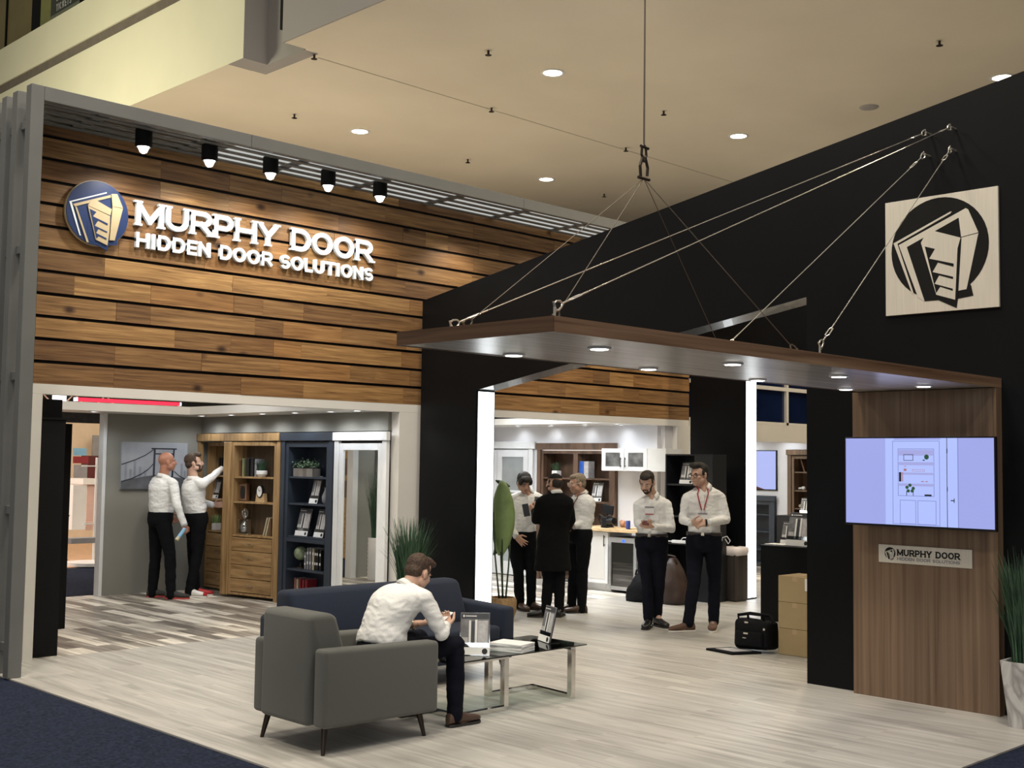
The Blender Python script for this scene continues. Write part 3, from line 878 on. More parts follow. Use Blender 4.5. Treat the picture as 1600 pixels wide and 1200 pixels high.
# ================================================================ ceiling fittings
lights = [(13.6, 17.95, 'round recessed ceiling light above the row of sign spotlights'), (18.75, 17.97, 'round recessed ceiling light farthest away, low over the slatted frame'),
          (18.67, 12.87, 'round recessed ceiling light close to the black wall left of the steel cables'), (13.6, 12.92, 'large bright recessed ceiling light left of the hanging wire'),
          (18.63, 7.83, 'recessed ceiling light at the top right above the black wall edge'), (13.75, 8.05, 'recessed ceiling light cut off by the top edge of the photo')]
for x, y, lb in lights:
    t = thing('ceiling_light', lb, 'ceiling light', (x, y, CEIL), 0, 'recessed ceiling lights')
    MB().lathe([(.15, -.001), (.19, -.001), (.195, -.008), (.185, -.012), (.15, -.010)], n=32, cap=False).build('trim_ring', M['whitepaint'], t, smooth='auto')
    MB().lathe([(.001, -.006), (.15, -.006)], n=32, cap=False).build('lens', M['lenswarm'], t)
dt = MB().lathe([(.001, -.035), (.10, -.035), (.15, -.02), (.165, -.001)], n=28, cap=False).build('smoke_detector', M['greyplaster'], origin=(0, 0, 0), smooth='auto')
dt.location = (18.645, 10.153, CEIL)
tag(dt, 'flat round grey detector on the ceiling above the black wall', 'detector')
for (px, py), lb in (((763, 82), 'small ceiling sprinkler nearest the top middle, left of the hanging wire'), ((768, 171), 'ceiling sprinkler right under the large bright ceiling light'),
                     ((1037, 176), 'ceiling sprinkler just right of the hanging wire'), ((491, 88), 'ceiling sprinkler beside the grey column at upper left'),
                     ((460, 181), 'ceiling sprinkler above the sign spotlights, left of the recessed light'), ((731, 251), 'ceiling sprinkler low over the slatted frame, left of the farthest light'),
                     ((978, 233), 'ceiling sprinkler just left of the hoist ring'), ((944, 305), 'ceiling sprinkler farthest away, under the hoist ring'), ((1468, 67), 'ceiling sprinkler at the upper right over the black wall')):
    q = hit(px, py, 2, CEIL-.03)
    t = thing('sprinkler', lb, 'sprinkler', (q.x, q.y, CEIL), 0, 'ceiling sprinklers')
    MB().tube([(0, 0, 0), (0, 0, -.07)], .018, 8).build('stem', M['darkmetal'], t)
    MB().lathe([(.001, -.075), (.05, -.075), (.05, -.069), (.001, -.069)], n=12, cap=False).build('deflector', M['darkmetal'], t)

# ================================================================ cables
def turnbuckle(mb, a, d):
    """open body turnbuckle from a along unit d"""
    a, d = Vector(a), Vector(d)
    s_ = d.cross(Vector((0, 0, 1))).normalized()*.012
    mb.tube([a, a+d*.05], .0045, 6)
    for k in (-1, 1): mb.tube([a+d*.05, a+d*.065+s_*k, a+d*.135+s_*k, a+d*.15], .0045, 6)
    mb.tube([a+d*.15, a+d*.20], .0045, 6)
def shackle(mb, a, d, L=.06):
    a, d = Vector(a), Vector(d).normalized()
    s_ = d.cross(Vector((0, 1, 0)))
    s_ = (s_.normalized() if s_.length > .1 else Vector((1, 0, 0)))*L*.33
    pts = [a-s_*.8, a+d*L*.35-s_*1.1, a+d*L*.8-s_*.7, a+d*L, a+d*L*.8+s_*.7, a+d*L*.35+s_*1.1, a+s_*.8]
    mb.tube(pts, .005, 6)
    mb.tube([a-s_*1.25, a+s_*1.25], .006, 6)
def cable(name, A, B, label, m, cat='cable', grp=None, tb_a=True, tb_b=True):
    A, B = Vector(A), Vector(B)
    t = thing(name, label, cat, A, 0, grp)
    d = (B-A).normalized(); Ln = (B-A).length
    MB().tube([d*(.27 if tb_a else .05), d*(Ln-(.27 if tb_b else .0))], .0032 if tb_b else .0024, 6).build('wire', m, t)
    mb = MB()
    mb.tube([(0, 0, -.05), (0, 0, .0)], .007, 6)
    shackle(mb, (0, 0, 0), d)
    if tb_a: turnbuckle(mb, d*.065, d)
    mb.build('lower_fitting', m, t)
    if tb_b:
        mb = MB()
        shackle(mb, d*Ln, -d)
        turnbuckle(mb, d*(Ln-.265), d)
        mb.tube([d*Ln, d*Ln+Vector((8.746-B.x, 0, 0))], .009, 8)
        mb.build('wall_fitting', m, t)
    return t
kz = CZ1+.05
W1, W2, W3, W4 = (8.66, 4.24, 4.37), (8.66, 4.04, 4.375), (8.66, 4.25, 4.20), (8.66, 4.04, 4.205)
K1, K2, K3, K4 = (4.19, 4.70, kz), (3.99, 3.76, kz), (6.55, 4.70, kz), (6.30, 3.76, kz)
for A, B, lb in ((K1, W1, 'bright steel cable from the far outer corner of the canopy to the black wall, uppermost'),
                 (K2, W2, 'bright steel cable from the nearest canopy corner up to the black wall'),
                 (K3, W3, 'bright steel cable rising from the middle of the canopy past the pale header underside'),
                 (K4, W4, 'bright steel cable crossing the square steel sign')):
    cable('stay_cable', A, B, lb, M['wire'], grp='steel stay cables holding the canopy')
RG = Vector((5.42, 4.40, 3.455))
for A, lb in (((4.25, 4.66, kz), 'thin dark cable from the hoist ring to the leftmost canopy eyelet'), ((4.31, 4.06, kz), 'thin dark cable from the hoist ring to the near left canopy eyelet'),
              ((6.60, 4.66, kz), 'thin dark cable from the hoist ring to the canopy behind the slanted header'), ((6.52, 4.06, kz), 'thin dark cable from the hoist ring to the right canopy eyelet')):
    cable('hoist_cable', A, RG, lb, M['wiredark'], grp='dark hoist cables under the ring', tb_a=False, tb_b=False)
rg = thing('hoist_ring', 'dark shackle and ring hanging over the canopy where the cables meet', 'ring', RG)
shb = MB()
shb.tube([(0.03, 0, .02), (.035, 0, .07), (.012, 0, .13), (-.012, 0, .13), (-.035, 0, .07), (-.03, 0, .02), (-.03, 0, -.0)], .009, 8)
shb.tube([(-.05, 0, .0), (.05, 0, .0)], .010, 8)
shb.build('shackle', M['darkmetal'], rg)
MB().tube([(0, .0, .10), (.022, 0, .14), (.018, 0, .185), (0, 0, .20), (-.018, 0, .185), (-.022, 0, .14), (0, 0, .10)], .008, 8).build('link', M['darkmetal'], rg)
MB().tube([(-.03, 0, .19), (.04, 0, .185)], .009, 8).build('clamp', M['darkmetal'], rg)
hw = MB().tube([(RG.x, RG.y, RG.z+.2), (RG.x, RG.y, 13)], .006, 6).build('hanging_wire', M['wiredark'])
tag(hw, 'long thin vertical wire holding the hoist ring from above', 'wire')
# the slanted grey band is the portal header's underside, sheen painted in
# ================================================================ soffit downlights (they belong to the display rooms)
def small_light(x, y, z, label, group, power=7):

    t = thing('downlight', label, 'downlight', (x, y, z), 0, group)
    MB().lathe([(.042, -.001), (.055, -.001), (.057, -.006), (.042, -.006)], n=20, cap=False).build('trim_ring', M['whitepaint'], t)
    MB().lathe([(.001, -.004), (.042, -.004)], n=18, cap=False).build('lens', M['lensmall'], t)
    spot('downlight_beam', (x, y, z-.02), (x+.05, y, 0), power*(.3 if 'rear row' in label else 1), 165, .5, (.93, .97, 1), .10)
ys = [14.15, 13.42, 12.70, 12.0, 11.28, 10.78]
names = ['in the far corner', 'over the open oak bookcase', 'over the right half of the oak bookcase', 'over the navy bookcase', 'over the white mirror door', 'nearest the white column']
for y, n_ in zip(ys, names): small_light(8.22, y, 2.33, 'small round downlight in the display room soffit '+n_, 'downlights in the left display room soffit', 15)
small_light(6.75, 14.2, 2.33, 'small round downlight in the soffit above the gap beside the grey wall', 'downlights in the left display room soffit', 15)
small_light(5.3, 14.2, 2.33, 'small round downlight in the soffit behind the tall black cabinet', 'downlights in the left display room soffit', 15)
area('display_room_fill', (6.9, 12.3, 2.9), 1.4, 16, (.97, .98, 1))  # added fill for the display room, no fixture of its own
for i, y in enumerate((13.45, 12.75, 12.05, 11.4, 10.8)): small_light(12.75, y, 2.33, 'small downlight in the kitchen soffit front row, %s from the lit strip' % ('nearest', 'second', 'third', 'fourth', 'farthest')[i], 'front row of kitchen soffit downlights', 18)
for i, y in enumerate((13.2, 12.5, 11.8, 11.1)): small_light(13.2, y, 2.33, 'small downlight in the kitchen soffit rear row, %s from the lit strip' % ('nearest', 'second', 'third', 'farthest')[i], 'rear row of kitchen soffit downlights', 9)
small_light(17.9, 11.4, 2.33, 'small downlight above the walnut bookcase in the far room', 'downlights in the far room soffit', 10)
small_light(17.9, 12.3, 2.33, 'small downlight above the wall screen in the far room', 'downlights in the far room soffit', 10)
small_light(17.9, 13.4, 2.33, 'small downlight in the far room soffit hidden beside the lit strip', 'downlights in the far room soffit', 10)

# ================================================================ bookcases and what stands on them
def pull(parent, y, z, x, m='nickel', L=.11):
    mb = MB()
    mb.box(x-.028, x-.020, y-L/2, y+L/2, z-.005, z+.005, .002, 1)
    for k in (-1, 1): mb.box(x-.022, x, y+k*L*.36-.004, y+k*L*.36+.004, z-.004, z+.004)
    mb.build('handle', M[m], parent)

def casebay(t, y0, y1, x, top, base, shelves, drawers, m, mh, depth=.30, fr=.045, bottom=.04, lk=None):
    """one bay in local coordinates; opening faces -x"""
    lk = lk or {}
    MB().box(x+depth, x+depth+.01, y0, y1, bottom, top).build('back', M['oakshade' if m == 'oak' else m], t)
    MB().box(x, x+depth, y0, y0+fr, bottom, top).box(x, x+depth, y1-fr, y1, bottom, top).box(x, x+depth, y0+fr, y1-fr, top-fr, top).box(x, x+depth, y0+fr, y1-fr, bottom, bottom+.03).build('carcass', M[m], t)
    for z in shelves+[base]:
        MB().box(x+.012, x+depth, y0+fr+.001, y1-fr-.001, z-.022, z).build('shelf', M[m], t)
    z = base-.03
    n = drawers
    if n:
        h = (base-.03-bottom-.035)/n
        for k in range(n):
            d = MB().box(x-.006, x+.02, y0+fr+.004, y1-fr-.004, bottom+.035+h*k+.004, bottom+.035+h*(k+1)-.004, .003, 1).build('drawer', M[mh], t)
            pull(d, (y0+y1)/2, bottom+.035+h*(k+.55), x-.006)

def trimcase(name, label, y0, y1, x, m, top=2.10, head=.10, post=.075):
    t = thing(name, label, 'bookcase', (x, y0, 0))
    w_ = y1-y0
    MB().box(-.035, .02, -.02, w_+.02, top-head, top, .004, 1).build('header', M[m], t)
    for a in (0, w_-post): MB().box(-.018, .03, a, a+post, 0, top-head-.001, .003, 1).build('post', M[m], t)
    return t

SHX = {}
ok = trimcase('oak_bookcase', 'double oak bookcase with drawers, right leaf swung slightly forward, beside two men', 12.62, 14.61, 8.46, 'oak')
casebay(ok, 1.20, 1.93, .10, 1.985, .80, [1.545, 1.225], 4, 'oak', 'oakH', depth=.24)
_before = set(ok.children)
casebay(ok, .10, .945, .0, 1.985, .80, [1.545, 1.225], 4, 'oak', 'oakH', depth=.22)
MB().box(-.012, .05, .950, 1.09, .03, 1.985, .004, 1).build('stile', M['oak'], ok)
MB().box(.051, .235, 1.03, 1.09, .04, 1.98).build('leaf_side', M['oak'], ok)
OKA = math.radians(9.0)
_R = Matrix.Translation((0, .10, 0)) @ Matrix.Rotation(OKA, 4, 'Z') @ Matrix.Translation((0, -.10, 0))
for c_ in ok.children:
    if c_ not in _before: c_.matrix_basis = _R
def onleaf(px, py, dep):
    p0 = Vector((8.46, 12.72, 0))+Vector((math.cos(OKA), math.sin(OKA), 0))*dep
    return hitp(px, py, p0, (math.cos(OKA), math.sin(OKA), 0))
nv = trimcase('navy_bookcase', 'navy blue bookcase with plants, brochures, globe and books', 11.53, 12.60, 8.46, 'navy')
casebay(nv, .08, .99, .0, 1.985, .84, [1.565, 1.24, .44], 0, 'navy', 'navy', fr=.06)
MB().box(-.004, .012, .14, .93, .77, .815).build('shelf_rail', M['navy'], nv)
mi = thing('mirror_door', 'white framed full-height mirror door beside the navy bookcase', 'mirror', (8.46, 10.52, 0))
MB().box(-.035, .02, -.02, 1.0, 2.0, 2.10, .004, 1).build('header', M['whitepaint'], mi)
for a in (.0, .90): MB().box(-.018, .03, a, a+.08, 0, 1.999, .003, 1).build('post', M['whitepaint'], mi)
MB().box(-.008, .02, .085, .165, .03, 1.97, .002, 1).box(-.008, .02, .815, .895, .03, 1.97, .002, 1).box(-.008, .02, .166, .814, 1.89, 1.97, .002, 1).box(-.008, .02, .166, .814, .03, .13, .002, 1).build('leaf_frame', M['whitepaint'], mi)
MB().box(.008, .014, .16, .82, .125, 1.895).build('mirror_glass', M['mirror'], mi)

# ---- generic small things
def book(x, y, z, w_, h, d, m, label, group, lean=0, title=False):
    t = thing('book', label, 'book', (x, y, z), OKA if 'oak' in label and 'left bay' not in label and 'raised' not in label else 0, group)
    mb = MB().box(0, d, -w_/2, w_/2, 0, h, .002, 1)
    for v in mb.bm.verts: v.co.y += v.co.z*lean
    mb.build('cover', M[m], t)
    mb = MB().box(.004, d-.003, -w_/2+.003, w_/2-.003, h, h+.001)
    for v in mb.bm.verts: v.co.y += v.co.z*lean
    mb.build('pages', M['paper'], t)
    if title:
        for k in (.25, .7):
            mb = MB().box(-.0015, 0, -w_/2+.003, w_/2-.003, h*k, h*(k+.12))
            for v in mb.bm.verts: v.co.y += v.co.z*lean
            mb.build('spine_label', M['paper'], t)
    return t

def blades(n, rad, h, spread, m, seed, wd=.006, droop=.35, parent=None, name='foliage', base=(0, 0, 0), hv=.35):
    r = random.Random(seed)
    mb = MB()
    for i in range(n):
        a = r.uniform(0, 2*PI)
        rr = rad*math.sqrt(r.random())
        b = Vector((base[0]+rr*math.cos(a), base[1]+rr*math.sin(a), base[2]))
        a2 = a+r.uniform(-.7, .7)
        hh = h*r.uniform(1-hv, 1)
        sp = spread*r.uniform(.1, 1)*(rr/rad*.7+.3)
        dr = Vector((math.cos(a2), math.sin(a2), 0))
        sd = Vector((-dr.y, dr.x, 0)).lerp(dr, r.random()*.5).normalized()
        prev = None
        K = 5
        for k in range(K+1):
            t = k/K
            c = b+dr*(sp*t**1.8)+Vector((0, 0, hh*(t-droop*t**3*(sp/h)*.8)))
            w2 = wd*(1-t**2)*.5+.0006
            v1, v2 = mb.bm.verts.new(c-sd*w2), mb.bm.verts.new(c+sd*w2)
            if prev: mb.bm.faces.new((prev[0], prev[1], v2, v1))
            prev = (v1, v2)
    return mb.build(name, M[m], parent)

def small_plant(x, y, z, label, s=1.0, m='grass', pot='pot_white', box=False):
    t = thing('potted_plant', label, 'plant', (x, y, z))
    if box: MB().box(-.05*s, .05*s, -.05*s, .05*s, 0, .10*s, .006, 2).build('pot', M[pot], t)
    else: MB().lathe([(.001, 0), (.045*s, 0), (.072*s, .035*s), (.07*s, .075*s), (.06*s, .08*s), (.058*s, .065*s), (.001, .062*s)], n=20, cap=False).build('pot', M[pot], t, smooth='auto')
    blades(90, .045*s, .17*s, .10*s, m, int(x*100+y*10), .010*s, parent=t, base=(0, 0, .07*s))
    return t

def brochure(x, y, z, label, s=1.0, rz=0, w_=.22, h=.30, group=None, curved=False):
    """acrylic display stand with printed leaflet, front faces -x before rotation"""
    t = thing('brochure_stand', label, 'brochure stand', (x, y, z), rz, group)
    lean = .22
    def sl(mb, k=lean):
        for v in mb.bm.verts: v.co.x += v.co.z*k
        return mb
    w_, h = w_*s, h*s
    sl(MB().box(-.002, 0, -w_/2, w_/2, 0, h*.30)).build('front_panel', M['acrylic'], t)
    sl(MB().box(.014, .016, -w_/2, w_/2, 0, h)).build('back_panel', M['acrylic'], t)
    MB().box(0, .10*s, -w_/2, w_/2, -.0005, .003).build('foot', M['acrylic'], t)
    lf = sl(MB().box(.004, .012, -w_/2+.006, w_/2-.006, .006, h*1.0)).build('leaflet', M['papergrey'], t)
    e = .0009
    def pr_(y0, y1, z0, z1, m, nm, k=1):
        sl(MB().box(.004-e*k-.0005, .004-e*k, w_*(.5-y1), w_*(.5-y0), h*z0, h*z1)).build(nm, M[m], lf)
    pr_(.04, .96, .86, .985, 'paperdark', 'title_bar')
    pr_(.10, .15, .90, .95, 'paper', 'title_mark', 2)
    pr_(.18, .55, .915, .935, 'paper', 'title_text', 2)
    pr_(.30, .37, .22, .82, 'paper', 'printed_door_post')
    pr_(.37, .50, .24, .80, 'paperdark', 'printed_opening')
    pr_(.50, .58, .20, .84, 'paper', 'printed_door_edge')
    pr_(.60, .93, .22, .82, 'printlight', 'printed_room')
    pr_(.05, .28, .30, .42, 'printlight', 'printed_bench')
    fb = sl(MB().box(-.0045, -.0025, -w_/2, w_/2, .004, h*.19)).build('base_band', M['paper'], t)
    sl(MB().prism([(a*.02*s, b_*.02*s) for a, b_ in circ((0, 0), 1, 16)], (-.0052, -w_*.34, h*.10), (0, 1, 0), (0, 0, 1), (-.0006, 0, 0))).build('base_mark', M['bookblack'], fb)
    return t

def on(px, py, x): return hit(px, py, 0, x)
# oak bookcase, right half
gk = 'books on the top shelf of the oak bookcase'
for px, w_, h, m_, lb in ((374, .03, .21, 'bookbrown', 'thin brown book leftmost on the oak top shelf'), (379, .035, .23, 'bookgreen', 'pale olive green book on the oak top shelf'), (386, .05, .235, 'bookblack', 'thick black book next to the olive one on the oak top shelf'),
                        (393, .05, .235, 'bookblack', 'black book in the middle of the oak top shelf'), (399, .04, .225, 'bookgrey', 'dark grey book right of the black ones on the oak top shelf')):
    q = onleaf(px, 745.5, .09)
    book(q.x, q.y, 1.545, w_, h, .16, m_, lb, gk)
q = onleaf(409, 745, .09); small_plant(q.x, q.y, 1.545, 'small grass plant in a white bowl on the top oak shelf')
q = onleaf(427, 744, .09); book(q.x, q.y, 1.545, .03, .24, .15, 'bookblack', 'black book leaning at the right end of the oak top shelf', gk, lean=-.18)
# middle shelf: spine book, ornate box, clock
q = onleaf(366.5, 784, .09); book(q.x, q.y, 1.225, .045, .24, .15, 'bookcream', 'cream banded spine book on the oak middle shelf', 'books on the middle shelf of the oak bookcase', title=True)
q = onleaf(379, 784, .09)
t = thing('ornate_book_box', 'dark brown ornate book box standing on the middle oak shelf', 'box', (q.x, q.y, 1.225), OKA)
MB().box(0, .05, -.075, .075, 0, .23, .004, 2).build('body', M['bookbrown'], t)
MB().prism([(a[0]*.045, a[1]*.085) for a in circ((0, 0), 1, 8)], (-.003, 0, .115), (0, 1, 0), (0, 0, 1), (-.004, 0, 0)).build('medallion', M['bookblack'], t)
mb = MB()
for a in (-.062, .056): mb.box(-.004, 0, a, a+.006, .02, .21)
for a in (.02, .204): mb.box(-.004, 0, -.062, .062, a, a+.006)
mb.build('border', M['nickel'], t)
q = onleaf(406, 784, .09)
t = thing('mantel_clock', 'small oval clock in a wooden stand on the middle oak shelf', 'clock', (q.x, q.y, 1.225), OKA)
MB().prism([(-.085, 0), (.085, 0), (.07, .11), (.03, .10), (-.03, .10), (-.07, .11)], (0, 0, 0), (0, 1, 0), (0, 0, 1), (.05, 0, 0)).build('stand', M['butcher'], t)
MB().prism([(x_*.058, y_*.082) for x_, y_ in circ((0, 0), 1, 28)], (-.012, 0, .135), (0, 1, 0), (0, 0, 1), (.03, 0, 0)).build('bezel', M['bookblack'], t)
fc = MB().prism([(x_*.046, y_*.068) for x_, y_ in circ((0, 0), 1, 28)], (-.014, 0, .135), (0, 1, 0), (0, 0, 1), (.0015, 0, 0)).build('dial', M['paper'], t)
MB().obox((-.0155, .008, .150), (.002, .005, .04), (-.5, 0, 0)).obox((-.0155, -.012, .142), (.002, .005, .03), (1.0, 0, 0)).build('hands', M['bookblack'], fc)
# bottom open shelf: hourglass, leaning frames
q = onleaf(382, 831, .09)
t = thing('hourglass', 'hourglass with white sand in a square stand on the lower oak shelf', 'hourglass', (q.x, q.y, .80), OKA)
MB().box(-.04, .04, -.10, .10, 0, .015, .003, 1).box(-.03, .03, -.088, -.078, .015, .19).box(-.03, .03, .078, .088, .015, .19).box(-.03, .03, -.10, -.06, .185, .195).box(-.03, .03, .06, .10, .185, .195).build('stand', M['nickel'], t)
MB().lathe([(.012, .02), (.045, .035), (.062, .085), (.045, .135), (.012, .175), (.012, .185), (.045, .225), (.058, .27), (.040, .315), (.012, .33)], n=20, cap=False).build('bulb', M['acrylic'], t, smooth='auto')
MB().lathe([(.001, .03), (.042, .036), (.056, .08), (.001, .10)], n=18, cap=False).build('sand', M['paper'], t, smooth='auto')
MB().tube([(0, .05*math.cos(a), .27+.062*math.sin(a)) for a in [i*PI/8 for i in range(17)]], .006, 6, cap=False).build('ring', M['nickel'], t)
for px, lean, m_, lb in ((411, -.30, 'bookcream', 'cream book leaning left on the lower oak shelf'), (415, -.28, 'bookcream', 'second cream book leaning on the lower oak shelf'), (422, 0, 'bookbrown', 'brown book upright at the right end of the lower oak shelf')):
    q = onleaf(px, 832, .09); book(q.x, q.y, .80, .022, .23, .13, m_, lb, 'books on the lower shelf of the oak bookcase', lean=lean)
# left bay behind the arm
for px, lb in ((342, 'dark book behind the raised arm in the open left bay'), (345.5, 'second dark book behind the raised arm in the open left bay')):
    q = on(px, 738, 8.66); book(8.66, q.y, 1.545, .03, .24, .12, 'bookblack', lb, 'books in the left bay of the oak bookcase')
q = on(338, 783, 8.66); brochure(8.63, q.y+.02, 1.225, 'brochure stand in the left bay of the oak bookcase behind the raised arm', .9)
q = on(340, 826, 8.66); small_plant(8.64, q.y, .80, 'small green plant in a white square pot in the left oak bay', .95, 'leaf', box=True)

# navy bookcase
q = on(479, 747, 8.56)
t = thing('planter_box', 'weathered wooden trough with small leafy green plants on the navy shelf', 'planter', (8.56, q.y, 1.565))
MB().box(-.06, -.05, -.20, .20, 0, .10).box(.05, .06, -.20, .20, 0, .10).box(-.05, .05, -.20, -.19, 0, .10).box(-.05, .05, .19, .20, 0, .10).box(-.05, .05, -.19, .19, 0, .08).build('box', M['greywood'], t)
r = random.Random(5); mb = MB()
for i in range(700):
    c = Vector((r.gauss(0, .035), r.uniform(-.22, .22), .11+abs(r.gauss(0, .035))))
    a = r.uniform(0, 6.28); b_ = r.uniform(-.6, .9)
    d = Vector((math.cos(a)*math.cos(b_), math.sin(a)*math.cos(b_), math.sin(b_)))*.028
    s_ = d.cross(Vector((0, 0, 1))).normalized()*.011
    mb.quad(c, c+d*.5+s_, c+d, c+d*.5-s_)
mb.build('foliage', mat('sage_leaf', (.16, .24, .15), .6, var=.35, scale=20), t)
q = on(491, 788, 8.54); brochure(8.52, q.y, 1.24, 'tall brochure stand alone on the second navy shelf', .98, w_=.17, h=.34)
q = on(472, 838, 8.54); brochure(8.52, q.y, .84, 'left brochure stand of the pair on the middle navy shelf', 1.0, w_=.26, h=.33)
q = on(499, 839, 8.54); brochure(8.52, q.y, .84, 'right brochure stand of the pair on the middle navy shelf', 1.0, w_=.19, h=.33)
q = on(512, 787, 8.60)
t = thing('vase', 'small pale vase half hidden at the right of the second navy shelf', 'vase', (8.60, q.y+.03, 1.24))
MB().lathe([(.03, 0), (.05, .03), (.055, .09), (.03, .15), (.022, .18), (.03, .20)], n=18, cap=False).build('body', M['bookgrey'], t, smooth='auto')
q = on(467.5, 890, 8.56)
t = thing('globe', 'green globe on a dark stand on the lower navy shelf', 'globe', (8.58, q.y, .44))
MB().lathe([(.001, 0), (.055, 0), (.05, .015), (.015, .03), (.012, .07), (.001, .075)], n=20, cap=False).build('stand', M['darkmetal'], t, smooth='auto')
MB().ell((0, 0, .185), (.085, .085, .085), u=24, v=14).build('ball', mat('green_globe', (.22, .28, .17), .4, var=.45, scale=14), t, smooth=True)
MB().tube([(0, .095*math.cos(a), .185+.095*math.sin(a)) for a in [PI*(-.5+i/12) for i in range(13)]], .005, 6).build('arc', M['darkmetal'], t)
for i, (px, m_, h) in enumerate(((476, 'bookgrey', .20), (480, 'bookgrey', .26), (484, 'bookgrey', .265), (488.5, 'bookcream', .26), (492, 'bookblack', .255), (495, 'bookblack', .255), (499.5, 'bookblack', .25))):
    q = on(px, 893, 8.56)
    book(8.56, q.y, .44, .032, h, .15, m_, ('short grey', 'tall grey', 'second tall grey', 'cream', 'black', 'second black', 'rightmost black')[i]+' banded book right of the globe on the lower navy shelf', 'books beside the globe on the navy bookcase', title=True)
for i, (px, m_) in enumerate(((456.5, 'bookpink'), (460.5, 'bookpink'), (464, 'bookcream'), (468, 'bookred'), (473, 'bookred'), (478, 'bookred'))):
    q = on(px, 920, 8.58)
    book(8.58, q.y, .075, .035, .23+.01*(i % 2), .15, m_, ('faded red book leftmost', 'second faded red book', 'cream book between red ones', 'dark red book', 'second dark red book', 'third dark red book')[i]+' on the bottom navy shelf behind the sofa', 'red books on the bottom shelf of the navy bookcase')

# ---- canvas picture with a suspension bridge on the grey wall
p0, p1 = hit(191, 690, 1, 14.585), hit(291, 764, 1, 14.585)
PW, PH = p1.x-p0.x, p0.z-1.355
t = thing('canvas_picture', 'wide canvas photo of a suspension bridge on the grey wall', 'picture', (p0.x, 14.585, 1.355))
MB().box(0, PW, 0, .034, 0, PH).build('canvas', mat('misty_print', (.36, .38, .42), .6, var=.22, scale=2.2), t)
def flat(polys, nm, m_, k=1):
    mb = MB()
    for p_ in polys: mb.prism([(a*PW, b_*PH) for a, b_ in p_], (0, -.0008*k, 0), (1, 0, 0), (0, 0, 1), (0, -.0006, 0))
    return mb.build(nm, m_, t)
flat([[(0, 0), (1, 0), (1, .22), (.75, .27), (.5, .30), (.3, .26), (0, .17)]], 'printed_shore', mat('print_shore', (.10, .105, .12), .6, var=.3, scale=6))
tow = mat('print_tower', (.025, .03, .045), .6)
flat([[(.47, .2), (.50, .2), (.505, .88), (.475, .88)], [(.755, .2), (.785, .2), (.80, .88), (.775, .88)], [(.44, .85), (.83, .85), (.83, .88), (.44, .88)], [(.50, .74), (.78, .74), (.78, .77), (.50, .77)]], 'printed_tower', tow, 2)
def cab(pts, w_=.012): return [[(a[0], a[1]-w_), (b_[0], b_[1]-w_), (b_[0], b_[1]+w_), (a[0], a[1]+w_)] for a, b_ in zip(pts, pts[1:])]
flat(cab([(0, .52), (.2, .62), (.35, .72), (.47, .84)])+cab([(0, .16), (.15, .22), (.3, .32), (.4, .42), (.49, .56)], .014)+cab([(.80, .38), (.88, .28), (1, .2)]), 'printed_cables', tow, 3)
flat([[(a, .12), (a+.035, .12), (a+.035, h), (a, h)] for a, h in ((.05, .55), (.12, .42), (.18, .6), (.26, .48), (.34, .4), (.62, .45), (.9, .55), (.95, .4))], 'printed_skyline', mat('print_haze', (.27, .29, .33), .6), .5)

# ---- tall black cabinet at the left edge of the display room
t = thing('black_cabinet', 'tall plain black cabinet side just inside the left opening', 'cabinet', (4.476, 10.50, 0))
MB().box(0, .255, 0, .62, 0, 2.10).build('body', M['blackmatte'], t)
MB().box(.0, .60, .70, .76, .14, 2.085).box(.256, .60, .621, .70, .14, 2.085).build('door_leaf', M['blackmatte'], t)
MB().box(-.0, .34, -.012, .76, 2.101, 2.118).build('top', M['blackmatte'], t)
for z in (.30, .78, 1.20):
    MB().box(.60, .625, .66, .70, z, z+.012).build('hinge', M['nickel'], t)
bx = MB().box(4.5, 5.05, 11.3, 12.0, 2.13, 2.32).build('black_box', M['charcoal'])
tag(bx, 'black box on top of the tall black cabinet under the header', 'box')
MB_ = None
# furniture that shows in the mirror
t = thing('potted_grass', 'tall grass in a white ribbed pot seen only in the mirror door', 'plant', (5.66, 14.2, 0))
MB().lathe([(.001, 0), (.15, 0)]+[(.15+(.008 if k % 2 else 0), .03*k+.02) for k in range(20)]+[(.15, .62), (.13, .62), (.13, .56), (.001, .56)], n=28, cap=False).build('pot', M['pot_white'], t, smooth='auto')
blades(240, .11, 1.15, .24, 'grass', 77, .009, parent=t, base=(0, 0, .56))
t = thing('oak_cabinet', 'tall honey oak cabinet reflected at the left of the mirror', 'cabinet', (3.2, 17.4, 0))
MB().box(0, .9, 0, .4, .02, 2.1).build('body', M['oakH'], t)
pf = MB().box(4.95, 5.40, 14.585, 14.615, 1.30, 2.05).build('framed_picture', M['paper'])
tag(pf, 'pale framed picture on the grey wall, seen only in the mirror', 'picture')
MB().box(-.24, -.20, -.03, -.016, -.01, .76).box(.20, .24, -.03, -.016, -.01, .76).box(-.199, .199, -.03, -.016, .72, .76).box(-.199, .199, -.03, -.016, -.01, .03).build('frame', M['blackmatte'], pf)
for z in (1.5, 1.1): MB().box(.1, .8, -.01, 0, z, z+.3).build('panel', M['darkwal'], t)

